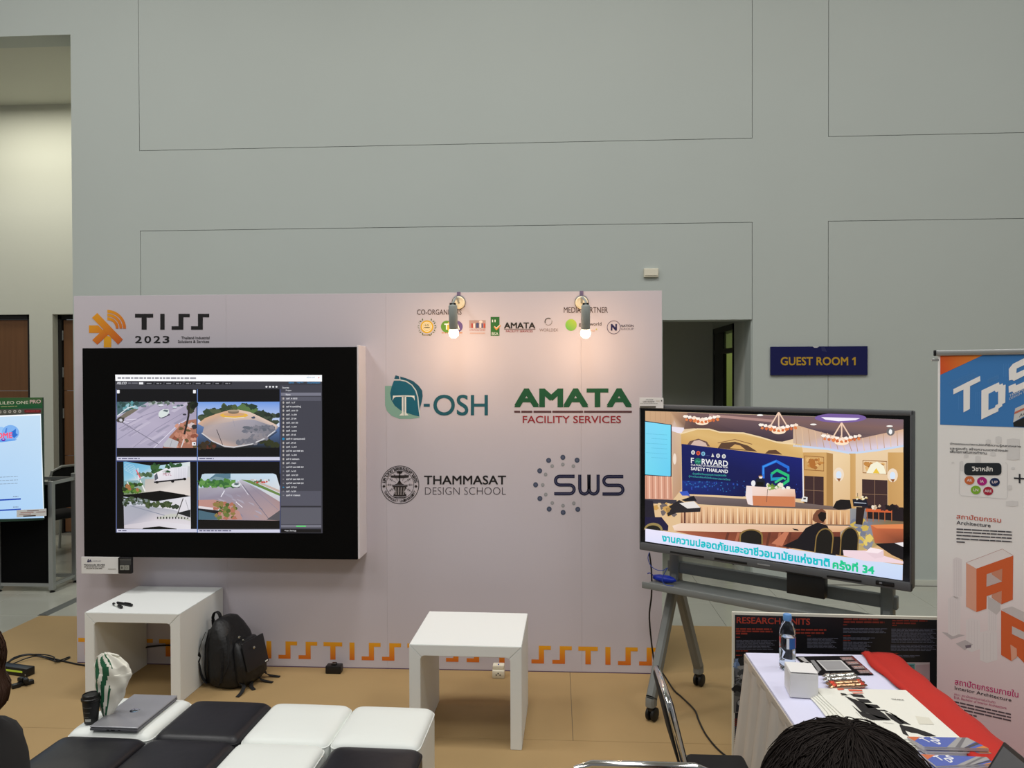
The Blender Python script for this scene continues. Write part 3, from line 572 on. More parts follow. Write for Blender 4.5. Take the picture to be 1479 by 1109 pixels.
# source list at the right
p.k = lambda x, y: (x, y)
p.rect(405.5, 556, 464.5, 769, (66, 66, 76), 1); p.tbox('admin', 417, 551, 424.5, 553.6, (60, 150, 210), 2); p.tbox('Log Out', 429, 551, 438.5, 553.6, (60, 150, 210), 2); p.tbox('Documentation', 444, 551, 462.5, 553.6, (60, 150, 210), 2)
p.tbox('Sources', 408, 558.3, 417.5, 561, (240, 240, 244), 2); p.tbox('Project', 413, 562.5, 421, 565.5, (226, 226, 232), 2); p.rect(406, 567, 464, 571.5, (120, 120, 134), 2); p.tbox('Name', 413, 568.6, 419.5, 571, (246, 246, 250), 3); p.rect(406, 573, 464, 578.8, (88, 88, 100), 2)
names = ['จุดที่ . 8 /5555', 'จุดที่ . 1a T', 'จุดที่ 05 แยกวัดใหญ่', 'จุดที่ . ต10 1/3', 'จุดที่ . 1u 3/4', 'จุดที่ . 27 3/4', 'จุดที่ . ต31 3/3', 'จุดที่ . 1u 5/4', 'จุดที่ . บแยก', 'จุดที่ . 27 3/5', 'จุดที่ 01 แยกอมตะธานี', 'จุดที่ . 27 5/5', 'จุดที่ . 1a 3/3', 'จุดที่ 05 แยก NSK 2/2', 'จุดที่ . 1u 3/4', 'จุดที่ 01 แยกอมตะ', 'จุดที่ . 1/แยก', 'จุดที่ 07 แยก NSK 3/3', 'จุดที่ . 1u 2/3', 'จุดที่ . ต10 2/3', 'จุดที่ 07 แยก NSK 1/3', 'จุดที่ 07 แยก NSK 2/3', 'จุดที่ . 27 2/3', 'จุดที่ . 1u 2/4', 'จุดที่ 01 ทางออก']
wds = [16, 13, 21, 17, 15, 14.5, 17, 15, 15, 14, 27, 14, 15, 25, 15, 19, 14, 25, 14, 17, 25, 25, 15, 14, 20]
for i, (nm, w_) in enumerate(zip(names, wds)):
    y = 573.9+5.82*i; p.tbox(nm, 413.5, y, 413.5+w_, y+3.5, (238, 238, 242), 3, res=1, bold=.01)
    c = (30, 130, 180) if i in (10, 22) else (176, 170, 166) if i < 17 else (120, 120, 126)
    p.disc(409.4, y+1.6, 1.3 if i != 10 else 2, 1.8 if i < 17 else .9, c, 3, 8)
p.rect(406, 709, 464, 730, (84, 84, 96), 1.5); p.rect(406, 731, 464, 732, (40, 40, 46), 2); p.rect(406, 733, 464, 757, (92, 92, 102), 2); p.rect(406, 758, 464, 761.5, (116, 116, 128), 2.2); p.rect(428, 759, 442, 760.6, (90, 220, 110), 3)
p.rect(406, 764, 464, 769, (16, 16, 20), 2.5); p.tbox('Video Settings', 411, 765, 428, 767.8, (230, 230, 234), 3)
p.build('screen_picture', SCREEN, ld, label='lit grid of four traffic camera pictures')
# product card hung at its lower left corner
pl = thing('product_card', 'small white product card with black sample box under the video wall', 'sign', (.285, LF-.008, .66))
c0, c1 = ony(118, 828, LF-.006), ony(172, 804.5, LF-.006)
obj('card', bbox((c0.x, LF-.009, c0.z), (c1.x, LF-.003, c1.z), .0006, 1), papercard, pl, w=True)
e0, e1 = ony(172.4, 827.5, LF-.006), ony(191, 805, LF-.006)
sb = bbox((e0.x, LF-.02, e0.z), (e1.x, LF+.006, e1.z), .002, 1); obj('sample_box', sb, blackplastic, pl, w=True)
p = Print((0, LF-.009, 0), X1, Z1, -Y1); p.k = K(100, 780, 12.325)
p.poly([(318, 390), (335, 335), (352, 332), (344, 375), (380, 340), (398, 388), (380, 392), (372, 372), (360, 392)], (30, 32, 80), 1); p.tbox('UNISENSE', 400, 362, 566, 382, (120, 124, 140), 1)
p.tbox('Visionmode 55U405', 262, 424, 634, 452, (40, 40, 44), 1, bold=.02); p.bars(268, 468, 632, 484, (110, 108, 104), 1, 3, wmin=20, wmax=60, gap=8); p.bars(304, 496, 594, 512, (110, 108, 104), 1, 4, wmin=20, wmax=60, gap=8); p.rect(690, 508, 832, 522, (170, 168, 160), 1)
p.build('card_print', PRINT, pl)
p = Print((0, LF-.02, 0), X1, Z1, -Y1); p.k = K(100, 780, 12.325)
p.rect(905, 345, 1100, 440, (58, 58, 58), 1); p.rect(900, 345, 1100, 352, (150, 150, 146), 2); p.rrect(904, 446, 984, 530, 8, (140, 140, 132), 1); p.rrect(990, 446, 1070, 530, 8, (140, 140, 132), 1); p.disc(938, 490, 18, 22, (84, 84, 78), 2); p.annulus(1026, 492, 16, 22, (96, 96, 90), 2)
p.build('box_print', PRINT, pl)

# ------------------------------------------------------------------ two warm display lamps on the backdrop
lampw = mat('lamp_white_enamel', (150, 156, 152), .4)
def lamp(px, cylx, label):
    c = ony(px, 437, -.004)
    t = thing('display_lamp', label, 'lamp', (c.x, -.01, c.z), 0)
    F = Matrix.Translation(c) @ Matrix.Rotation(PI/2, 4, 'X')
    obj('wall_plate', lathe([(.041, 0), (.041, .006), (.034, .012), (.03, .012), (.03, .008)], 28, F), mat('lamp_plate_cream', (236, 226, 196), .45), t, w=True, smooth='a')
    obj('plate_rim', tube([F @ V((.0425*math.cos(2*PI*i/28), .0425*math.sin(2*PI*i/28), .003)) for i in range(28)], .0022, 6, closed=True), mat('rim_dark', (70, 66, 60), .5), t, w=True, smooth=True)
    obj('strap', bbox((c.x-.012, -.004, c.z+.03), (c.x+.012, 0, BH+.003), .001, 1), mat('grey_violet_strap', (128, 112, 140), .6), t, w=True)
    a = ony(cylx, 441, -.40); d = V((0, .22, -1)).normalized()   # the can tips its bulb towards the print
    sa = tube(smooth_path([c+V((0, -.006, 0)), c+V((0, -.12, .02)), a+V((0, .05, .03)), a+V((0, 0, .01))]), .007, 8)
    obj('arm', sa, lampw, t, w=True, smooth=True)
    Q = Matrix.Translation(a) @ d.to_track_quat('Z', 'Y').to_matrix().to_4x4()
    can = lathe([(.008, -.006), (.02, -.004), (.026, .004), (.026, .135), (.024, .14), (.021, .135), (.02, .11)], 20, Q)
    obj('lamp_can', can, lampw, t, w=True, smooth='a')
    for s_ in (-1, 1): obj('clamp_screw', box(BM(), (a.x+s_*.012-.006, a.y-.008, a.z+.002), (a.x+s_*.012+.006, a.y+.008, a.z+.014)), blackplastic, t, w=True)
    bulb = lathe([(.012, .118), (.02, .135), (.028, .15), (.031, .165), (.027, .182), (.014, .193), (0, .196)], 16, Q)
    obj('bulb', bulb, mat('glowing_bulb', (255, 232, 190), .3, emit=5), t, w=True, smooth=True)
    l = bpy.data.lights.new('bulb_light', 'POINT'); l.energy = 4.6; l.color = (1, .62, .33); l.shadow_soft_size = .03
    o = bpy.data.objects.new('bulb_light', l); COL.objects.link(o); o.location = a+d*.232
lamp(662.6, 654, 'white spot lamp in front of the co-organizers heading')
lamp(840, 846, 'white spot lamp in front of the media partner heading')

# ------------------------------------------------------------------ sign and small box on the wall
a, b_ = ony(1112, 542, YW), ony(1252, 500, YW)
t = thing('room_sign', 'navy blue sign with gold words on the grey wall', 'sign', ((a.x+b_.x)/2, YW-.01, a.z))
obj('sign_plate', bbox((a.x, YW-.02, a.z), (b_.x, YW, b_.z), .002, 1), navy, t, w=True)
p = Print((0, YW-.02, 0), X1, Z1, -Y1); p.tbox('GUEST ROOM', 1127.5, 515.5, 1225, 527.5, (190, 150, 42), 1, bold=.016); p.poly([(1233.6, 515.7), (1235.8, 515.7), (1235.8, 527.3), (1233.4, 527.3), (1233.4, 519), (1230.8, 520.3), (1230.8, 518.2)], (190, 150, 42), 1); p.poly([(1174, 500.5), (1183, 500.5), (1180, 502), (1176, 502)], (226, 226, 222), 1)
p.poly([(1186, 501), (1191, 501), (1194, 508), (1187, 507)], (44, 46, 92), 1)
p.build('sign_lettering', GLOSSPRINT, t)
a, b_ = ony(929.5, 400.5, YW), ony(950.5, 388, YW)
t = thing('wall_box', 'small cream plastic box high on the grey wall', 'junction box', ((a.x+b_.x)/2, YW-.02, a.z))
obj('box_body', bbox((a.x, YW-.03, a.z), (b_.x, YW, b_.z), .003, 2), creamp, t, w=True)
obj('box_lid', bbox((a.x+.006, YW-.037, a.z+.012), (b_.x-.006, YW-.03, b_.z-.006), .002, 1), creamp, t, w=True)

# ------------------------------------------------------------------ white open cube tables
def cube_table(label, x, y, rz, w_, d, h, th=.058, r=.022):
    t = thing('cube_table', label, 'side table', (x, y, .003), rz, 'white open cube tables')
    F = frame((0, d, 0), X1, Z1, -Y1)
    arcp = [(th+r-r*math.cos(a), h-th-r+r*math.sin(a)) for a in (0, PI/8, PI/4)]; arcq = [(th+r-r*math.cos(a), h-th-r+r*math.sin(a)) for a in (PI/4, PI*3/8, PI/2)]
    e = .0006
    L = [(0, 0), (th, 0)]+arcp+[(0, h-e)]
    T = [(0+e, h)]+[(q[0]+e, q[1]+e) for q in arcq]+[(w_-q[0]-e, q[1]+e) for q in arcq[::-1]]+[(w_-e, h)]
    for nm, P in (('side_panel', L), ('top_panel', T), ('side_panel', [(w_-q[0], q[1]) for q in L[::-1]])):
        b = prism(P, d, F); bmesh.ops.recalc_face_normals(b, faces=b.faces[:])
        bmesh.ops.bevel(b, geom=[q for q in b.edges if q.calc_face_angle(0) > 1.2], offset=.0025, segments=2, affect='EDGES')
        obj(nm, b, whitep, t, smooth='a')
    return t
cube_table('white open cube table against the backdrop with two black pens on top', .4206, -.575, -.0109, .5778, .566, .5217)
cube_table('empty white open cube table standing in the middle of the floor', 2.4294, -1.0243, -.0215, .5782, .5533, .5264)
ZT = .5247
def pen(pa, pb, label, clip):
    a = onz(*pa, ZT+.009); b_ = onz(*pb, ZT+.009); d = (b_-a); L = d.length; d.normalize()
    rz = math.atan2(d.y, d.x); t = thing('marker_pen', label, 'pen', (a.x, a.y, ZT+.009), rz)
    F = Matrix.Rotation(PI/2, 4, 'Y')
    obj('barrel', lathe([(.004, 0), (.0075, .003), (.008, .02), (.008, L*.55), (.0085, L*.56), (.009, L-.004), (.005, L)], 14, F), blackplastic, t, smooth='a')
    obj('clip', bbox((L*.5, -.003, .0085), (L*.9, .003, .0115), .001, 1), blackplastic, t)
    if clip: obj('label_band', lathe([(.0084, L*.3), (.0088, L*.31), (.0088, L*.62), (.0084, L*.63)], 14, F), whitepl, t, smooth='a', label='white paper band')
pen((163.5, 871.5), (176, 877), 'shorter black pen with a white band, on the cube table', True)
pen((169, 870.2), (191, 874), 'longer plain black pen lying on the cube table', False)

# ------------------------------------------------------------------ ottomans pushed together in two rows
SO, HO = .3769, .42
def ottoman(u, v, white, label, dx=0, dz=0):
    a = -.0271; c, s_ = math.cos(a), math.sin(a); x = 1.5036+(u+.5)*SO*c-(v+.5)*SO*s_+dx; y = -1.8398+(u+.5)*SO*s_+(v+.5)*SO*c
    t = thing('ottoman', label, 'ottoman', (x, y, .003), a)
    h = SO/2-.002; m = whiteleather if white else blackleather
    b = BM(); N = 14; g = []
    # cushion top: crowned grid with rounded shoulders, closed below
    r0 = .035
    def ed(q):  # soft square: squeeze the outline near the corners
        return q
    rings = []
    prof = [(0, .395), (0, .40)]
    def sq(half, z, e): return ring(0, 0, z, half, half, e, 40)
    secs = [sq(h, .012, 14), sq(h, .30, 14), sq(h+.001, .36, 12), sq(h, HO-.034, 12), sq(h-.004, HO-.02, 11), sq(h-.014, HO-.009, 10), sq(h-.03, HO-.003, 9), sq(h*.6, HO+.002, 6), sq(h*.3, HO+.004, 4), sq(.01, HO+.0045, 2)]
    secs = [[V((q.x, q.y, q.z+dz)) for q in s2] if i else s2 for i, s2 in enumerate(secs)]
    obj('cushion', loft(secs), m, t, smooth='a')
    cs = [sq(h+.0008, HO-.028+dz, 12)]
    obj('piping', tube([q for q in sq(h-.0005, HO-.03+dz, 12)], .0028, 5, closed=True), m, t, smooth=True)
    for sx in (-1, 1):
        for sy in (-1, 1): obj('foot', lathe([(.018, 0), (.02, .004), (.02, .013)], 10, Matrix.Translation((sx*(h-.05), sy*(h-.05), 0))), blackplastic, t)
    return t
ottoman(-1, 0, True, 'white ottoman carrying the silver laptop and the coffee cup')
ottoman(0, 0, False, 'black ottoman directly right of the silver laptop')
ottoman(1, 0, True, 'white ottoman between a black one and the white end ottoman')
ottoman(2, 0, True, 'white ottoman at the row end beside the empty cube table')
ottoman(-1, -1, False, 'black ottoman in front of the silver laptop and cup')
ottoman(0, -1, False, 'black ottoman in the front row next to a white one')
ottoman(1, -1, True, 'white ottoman in the front row between two black ones')
ottoman(2, -1, False, 'black ottoman in front of the white end ottoman', dx=.022)
ZO = HO+.0075

# laptop, cup and paper bag on the white ottoman
t = thing('laptop', 'closed silver laptop lying on the white ottoman', 'laptop', (1.345, -1.664, ZO), -.025)
obj('base', bbox((-.104, -.162, .0), (.104, .162, .011), .003, 2), mat('laptop_base_grey', (120, 120, 126), .45, metal=.5), t)
obj('lid', bbox((-.104, -.162, .0125), (.104, .162, .0195), .003, 2), silver, t)
for x0, x1 in ((-.03, -.018), (-.012, .006), (.02, .03)): obj('port', box(BM(), (x0, -.1625, .003), (x1, -.161, .008)), blackplastic, t)
obj('emblem', lathe([(.021, .0193), (.021, .0199), (.019, .0201), (0, .0201)], 28, Matrix.Translation((.0, -.005, 0))), mat('mirror_emblem', (200, 200, 204), .12, metal=1), t, smooth='a', label='round mirror emblem')
TM['tmpE'] = TM[t.name]
O_ = TM[t.name] @ V((0, -.005, .0203)); Mx = TM[t.name].to_3x3()
p = Print(O_, Mx @ X1, Mx @ Y1, Z1)
vs, fs = text2d('hp', 3, .01, .35); p.raw([((x-.5)*.022, (y-.5)*.022) for x, y in vs], fs, (40, 40, 44), 0)
p.build('emblem_letters', GLOSSPRINT, t)
cc = onz(123, 1047, ZO)
t = thing('coffee_cup', 'black takeaway coffee cup with black lid on the ottoman', 'cup', (cc.x+.008, cc.y+.03, ZO))
obj('cup_body', lathe([(.026, 0), (.027, .002), (.035, .098), (.0345, .1)], 28), mat('black_paper_cup', (24, 24, 25), .55), t, smooth='a')
obj('cup_lid', lathe([(.038, .096), (.039, .099), (.039, .106), (.036, .108), (.034, .12), (.031, .122), (.029, .118), (.0, .118)], 28), mat('black_cup_lid', (16, 15, 15), .4), t, smooth='a')
Mc = TM[t.name]
def cupband(z0, z1, a0, a1, col, nm):
    n = 12; v = []; fc = []
    for i in range(n+1):
        a = a0+(a1-a0)*i/n
        for z in (z0, z1): r = .0272+(.0352-.0272)*z/.098; v.append((r*math.cos(a), r*math.sin(a), z))
    me = bpy.data.meshes.new(nm); me.from_pydata(v, [], [(2*i, 2*i+2, 2*i+3, 2*i+1) for i in range(n)]); o = obj(nm, me, col, t)
lt = mat('cup_label_print', (176, 176, 172), .6)
cupband(.012, .024, -PI/2-.35, -PI/2+.5, lt, 'label_patch'); cupband(.072, .074, -PI/2-.7, -PI/2+.6, mat('cup_grey_print', (110, 110, 108), .6), 'print_line')
cupband(.03, .032, -PI/2-.6, -PI/2+.2, mat('cup_grey_print', (110, 110, 108), .6), 'print_line'); cupband(.05, .052, -PI/2-.6, -PI/2+.4, mat('cup_grey_print', (110, 110, 108), .6), 'print_line')
# crumpled paper bag with wavy green stripes, leaning right
bc = onz(143, 1043, ZO)
t = thing('paper_bag', 'crumpled white paper bag with wavy green stripes behind the cup', 'bag', (bc.x+.012, bc.y+.045, ZO))
secs = [(.0, .0, .018, .012), (.02, .002, .024, .02), (.08, .012, .05, .03), (.14, .022, .066, .036), (.19, .026, .076, .036), (.23, .02, .074, .03), (.258, .008, .05, .02), (.272, -.004, .028, .014), (.278, -.008, .012, .006)]
NS, NR = 110, 130; v = []; f_ = []; colr = []
R = random.Random(5)
def sec_at(q):
    x = q*(len(secs)-1); i = min(int(x), len(secs)-2); fr = x-i; fr = fr*fr*(3-2*fr) if 0 else fr
    return [secs[i][k]+(secs[i+1][k]-secs[i][k])*fr for k in range(4)]
for i in range(NR):
    z, cx_, a, b_ = sec_at(i/(NR-1))
    for k in range(NS):
        th = 2*PI*k/NS; cr_ = 1+.05*math.sin(5*th+9*z*8)+.04*math.sin(3*th-z*60)
        v.append((cx_+a*math.copysign(abs(math.cos(th))**.8, math.cos(th))*cr_, b_*math.sin(th)*cr_, z+.006*math.sin(7*th)*(z > .2)))
for i in range(NR-1):
    for k in range(NS):
        q = i*NS+k; q2 = i*NS+(k+1) % NS; f_.append((q, q2, q2+NS, q+NS))
        z = (i+.5)/NR; x = (v[q][0]-sec_at((i+.5)/(NR-1))[1])/max(.01, sec_at((i+.5)/(NR-1))[2])
        ph = (x+1.1)*11+1.7*math.sin(z*8+.4)+.6*math.sin(z*19)
        colr.append((30, 92, 62) if (x < .25-.3*z*(z < .6) and math.sin(ph) > -.15 and v[q][1] < .01) else (226, 224, 212))
f_.append(tuple(range(NS))[::-1]); f_.append(tuple(range((NR-1)*NS, NR*NS))); colr += [(226, 224, 212)]*2
me = bpy.data.meshes.new('bag_paper'); me.from_pydata(v, [], f_); at = me.color_attributes.new('Col', 'FLOAT_COLOR', 'CORNER')
cl = []
for pg, c in zip(me.polygons, colr): cl += list(lin(c))*len(pg.vertices)
at.data.foreach_set('color', cl); obj('bag_paper', me, PRINT, t, smooth=True)
obj('folded_rim', tube([(-.045+.012*i, .002*math.sin(i), .262+.016*math.sin(i*.35)) for i in range(9)], .005, 6), mat('paper_white', (220, 218, 205), .8), t, smooth=True)

# ------------------------------------------------------------------ black backpack leaning on the cube table
t = thing('backpack', 'black nylon backpack slumped against the cube table and backdrop', 'backpack', (1.18, -.25, .003), -.25)
def bring(cx, z, d, w_, e=3.2, cy=0): return ring(cx, cy, z, d, w_, e, 36)
obj('body', loft([bring(.0, .004, .10, .12), bring(.0, .03, .122, .145), bring(-.004, .1, .12, .15), bring(-.018, .2, .106, .148), bring(-.036, .29, .086, .14), bring(-.052, .35, .066, .12, 2.6), bring(-.06, .39, .045, .09, 2.4), bring(-.062, .405, .02, .05, 2.2)]), bagblack, t, smooth=True)
obj('back_padding', loft([bring(-.107, .02, .02, .12), bring(-.112, .1, .026, .13), bring(-.112, .25, .026, .125), bring(-.108, .34, .018, .1)]), bagblack, t, smooth=True)
obj('front_pocket', loft([bring(.11, .02, .035, .10), bring(.125, .06, .05, .12), bring(.115, .15, .05, .122), bring(.095, .24, .036, .112), bring(.08, .275, .02, .09)]), bagblack, t, smooth=True)
fm = Matrix.Translation((.128, 0, .19)) @ Matrix.Rotation(-.25, 4, 'Y')
obj('pocket_flap', bbox((.018, -.105, -.09), (.03, .105, .09), .006, 3, fm), mat('black_nylon_smooth', (24, 24, 27), .42), t, smooth='a')
metal = mat('buckle_metal', (190, 190, 180), .25, metal=1)
def buckle(x, y, z, r=.009):
    b = lathe([(r, 0), (r, .004), (r*.6, .006), (r*.5, .003)], 14, Matrix.Translation((x, y, z)) @ Matrix.Rotation(PI/2, 4, 'Y')); obj('buckle', b, metal, t, smooth='a')
buckle(.163, -.03, .24); buckle(.09, -.075, .31); buckle(.1, -.05, .285, .007)
obj('brand_tab', bbox((.178, .06, .12), (.182, .085, .128), .001, 1), whitepl, t, label='small pale metal tab')
def web(pts, wd, nm='strap', th=.003):
    b = BM(); pts = smooth_path(pts, 4); secs2 = []
    for i, q in enumerate(pts):
        d = (pts[min(i+1, len(pts)-1)]-pts[max(i-1, 0)]).normalized(); s2 = d.cross(V((0, 0, 1))); s2 = s2.normalized() if s2.length > .05 else V((0, 1, 0)); nn = s2.cross(d)
        secs2.append([q+s2*wd/2+nn*th/2, q-s2*wd/2+nn*th/2, q-s2*wd/2-nn*th/2, q+s2*wd/2-nn*th/2])
    obj(nm, loft(secs2, b), blackcloth, t)
web([(-.13, -.03, .34), (-.135, -.03, .40), (-.115, -.03, .435), (-.085, -.03, .42), (-.075, -.03, .37)], .028, 'grab_handle')
for y, x1, y1 in ((-.11, .17, -.2), (-.04, .2, -.08), (.04, .24, .05), (.11, .23, .14)):
    web([(.12, y, .05), (.15, y, .03), (.165, (y+y1)/2, .012), (x1, y1, .004)], .022, 'strap')
web([(-.12, -.12, .33), (-.15, -.14, .22), (-.14, -.135, .08), (-.11, -.12, .02)], .035, 'shoulder_strap')
web([(.02, -.149, .05), (.03, -.155, .15), (.02, -.15, .26)], .02, 'side_strap')
web([(.0, -.1505, .03), (.06, -.14, .16), (.03, -.1, .33)], .012, 'side_strap')

# ------------------------------------------------------------------ small things on the floor
c = onz(484, 970, 0)
t = thing('power_adapter', 'small black power adapter on the floor below the letter band', 'adapter', (c.x, -.075, .003))
obj('adapter_body', bbox((-.05, -.03, 0), (.05, .03, .05), .006, 2), blackplastic, t, smooth='a'); obj('adapter_prong', bbox((-.015, -.015, .05), (.015, .015, .062), .002, 1), blackplastic, t)
c = onz(720, 981, 0)
t = thing('plug_box', 'white plug box on the floor under the empty cube table', 'socket', (c.x-.002, c.y+.035, .003))
obj('socket_body', bbox((-.038, -.035, 0), (.038, .035, .05), .006, 2), creamp, t, smooth='a'); obj('socket_top', bbox((-.036, -.02, .05), (.036, .033, .078), .005, 2), creamp, t, smooth='a')
for x, z in ((-.012, .024), (.012, .024), (0, .034)): obj('socket_hole', box(BM(), (x-.004, -.0357, z-.004), (x+.004, -.0345, z+.004)), mat('socket_hole_grey', (90, 88, 80), .6), t)
obj('neon_lamp', bbox((-.004, -.012, .078), (.004, -.004, .084), .001, 1), bluepl, t)
# cube adapter with green stripe, plug cluster and cable loops at left
a0, a1 = onz(-12, 972, 0), onz(40, 979, 0); d = (a1-a0); L = d.length
t = thing('power_brick', 'long black power brick with a green stripe on the floor', 'adapter', ((a0.x+a1.x)/2, (a0.y+a1.y)/2+.03, .003), math.atan2(d.y, d.x))
obj('brick_body', bbox((-L/2, -.03, 0), (L/2, .03, .052), .004, 2), blackplastic, t, smooth='a')
obj('green_stripe', bbox((-L/2+.05, -.0315, .024), (L/2-.035, -.03, .036), .0006, 1), mat('lime_green_strip', (196, 224, 70), .5), t)
obj('end_screw', bbox((L/2-.014, -.0318, .01), (L/2-.008, -.03, .02), .0005, 1), alu, t)
c = onz(32, 992, 0)
t = thing('plug_cluster', 'bunch of black plugs beside the striped power brick', 'plug', (c.x, c.y+.01, .003), .9)
for i, (x, y, z, s_) in enumerate(((-.04, 0, 0, .024), (-.005, .012, 0, .022), (.03, .0, 0, .026), (-.02, -.01, .024, .02), (.015, .0, .026, .02))):
    obj('plug', bbox((x-s_, y-s_*.7, z), (x+s_, y+s_*.7, z+.026), .006, 2, Matrix.Rotation(.5*i, 4, 'Z') if i > 2 else None), blackplastic, t, smooth='a')
def cable(name, label, pts, r, m, cat='cable'): return tag(recentre(obj(name, tube(smooth_path(pts, 5), r, 7), m, smooth=True)), label, cat)
G = lambda x, y, z=.009: onz(x, y, z)
cable('power_cable', 'thick black cable looped on the floor left of the cube table', [G(9, 960), G(20, 950), G(40, 945), G(58, 947, .014), G(80, 952), G(124, 961), ony(140, 955, -.03), ony(215, 934, -.02), ony(275, 932, -.012)], .006, blackplastic)
cable('power_cable', 'thin black cable making two loops above the striped brick', [G(9, 957, .02), G(30, 948, .02), G(48, 945, .02), G(66, 945.5, .02), G(78, 949, .02), G(79, 955, .02), G(88, 953, .016), G(100, 948.5), G(98, 951), G(84, 955.5), G(70, 951.5), G(56, 947.5, .026), G(40, 950, .02), G(22, 957, .012), G(8, 962)], .004, blackplastic)

# ------------------------------------------------------------------ interactive display on its wheeled stand
TVY = -.615; tu = V((math.cos(TVY), math.sin(TVY), 0)); tn = V((math.sin(TVY), -math.cos(TVY), 0))
TVO = V((3.693, -.5, 0))
tv = thing('touch_display', 'big dark framed touch display on a grey wheeled stand', 'screen', TVO, TVY)
# local frame: x along the screen, -y towards the viewer, z up
SX, SZ0, SZ1 = 1.337, .956, 1.702
bz = BM(); F = frame((0, .07, 0), X1, Z1, -Y1)
def slab(x0, x1, z0, z1, y0, y1, r=.006, m=darkgrey, nm='bezel', **k): return obj(nm, bbox((x0, y0, z0), (x1, y1, z1), r, 2), m, tv, smooth='a', **k)
slab(-.033, SX+.036, .908, 1.737, .004, .075, .008, darkgrey, 'rear_case')
slab(-.034, SX+.037, SZ1+.012, 1.738, -.012, .02); slab(-.034, SX+.037, .906, SZ0-.006, -.012, .02)
slab(-.034, -.026, .906, 1.738, -.012, .02); slab(SX+.028, SX+.037, .906, 1.738, -.012, .02)
obj('screen_surround', bbox((-.026, -.004, SZ0-.006), (SX+.028, .01, SZ1+.012), 0), mat('gloss_black_glass', (6, 6, 7), .12), tv)
for x0, x1 in ((.16, .36), (.42, .60), (1.0, 1.16)): slab(x0, x1, .916, .926 if x1 < .5 or x1 > 1 else .928, -.0135, -.011, .0008, blackplastic, 'speaker_slot')
slab(.80, .98, .908, .914, -.0135, -.011, .0008, blackplastic, 'speaker_slot')
slab(SX-.115, SX-.035, .918, .938, -.0142, -.011, .004, blackplastic, 'button_panel')
slab(SX-.10, SX-.088, .924, .933, -.0150, -.013, .001, mat('button_grey', (120, 122, 128), .5), 'button')
slab(.655, .72, .925, .932, -.0132, -.011, .0006, mat('badge_grey', (140, 142, 144), .4), 'badge')
obj('slot_bracket', bbox((.80, .0, .80), (.985, .06, .91), .004, 2), blackplastic, tv, smooth='a')
ny = .17
sg = standgrey
for u in (.105, 1.235):
    leg = BM()
    obj('post', join(bbox((u-.03, ny-.03, .72), (u+.03, ny+.03, 1.45), .01, 2)), sg, tv, smooth='a')
    for s_ in (-1, 1):
        pts = [V((u, ny, .76)), V((u, ny+s_*.03, .68)), V((u, ny+s_*.27, .18)), V((u, ny+s_*.297, .13)), V((u, ny+s_*.30, .085))]
        secs2 = []
        P2 = smooth_path(pts, 4)
        for i, q in enumerate(P2):
            d = (P2[min(i+1, len(P2)-1)]-P2[max(i-1, 0)]).normalized(); n2 = X1.cross(d).normalized(); wd = .026; dp = .030
            secs2.append([q+X1*wd+n2*dp*.6, q+X1*wd*.6+n2*dp, q-X1*wd*.6+n2*dp, q-X1*wd+n2*dp*.6, q-X1*wd-n2*dp*.6, q-X1*wd*.6-n2*dp, q+X1*wd*.6-n2*dp, q+X1*wd-n2*dp*.6])
        obj('leg', loft(secs2), sg, tv, smooth='a')
        y = ny+s_*.30
        cs = thing('tmp', None, None); bpy.data.objects.remove(cs)
        fork = join(bbox((u-.018, y-.018, .055), (u+.018, y+.018, .088), .006, 1))
        fk = obj('caster', fork, blackplastic, tv, smooth='a')
        for q in (-1, 1): obj('wheel', lathe([(.008, -.011), (.03, -.011), (.037, -.007), (.037, .007), (.03, .011), (.008, .011)], 22, Matrix.Translation((u+q*.016, y+.01, .040)) @ Matrix.Rotation(PI/2, 4, 'Y')), mat('black_rubber', (14, 14, 15), .55), fk, smooth='a')
obj('cross_bar', bbox((.06, ny-.02, .765), (1.28, ny+.02, .83), .006, 2), sg, tv, smooth='a')
obj('tray', join(bbox((.01, ny-.23, .705), (1.30, ny+.0, .722), .004, 2), bbox((.01, ny-.235, .705), (1.30, ny-.222, .742), .004, 2)), sg, tv, smooth='a')
# the picture
p = Print(TVO+tn*.0045, tu, Z1, tn); p.k = K(900, 560, 3.215)
p.poly([(105, 712), (1298, 893), (1302, 147), (103, 107)], [(222, 186, 140), (206, 160, 110), (240, 214, 176), (226, 196, 158)], 0)
p.poly([(103, 107), (250, 112), (262, 190), (230, 200), (222, 410), (103, 410)], [(206, 168, 130), (200, 160, 124), (196, 164, 140), (216, 196, 186), (190, 156, 126), (190, 150, 120)], 1)
p.poly([(222, 112), (310, 115), (300, 190), (258, 196)], [(190, 150, 116), (150, 116, 100), (120, 90, 80), (206, 176, 150)], 1.5)
for i in range(5): p.stroke([(126+i*24, 110+i*.6), (126+i*24, 150+i*4)], 1.6, (186, 146, 112), 1.4)
p.poly([(226, 180), (290, 186), (270, 212), (228, 206)], (236, 226, 236), 1.7)
for i in range(9): p.stroke([(800+i*30, 180+i*6), (806+i*32, 262+i*4)], 3, (226, 190, 156) if i % 2 else (190, 152, 124), 2.7)
for i in range(7): p.stroke([(1080+i*32, 238-i*6), (1090+i*31, 296-i*3)], 3, (232, 196, 160) if i % 2 else (196, 156, 126), 2.7)
DK = (78, 62, 74)
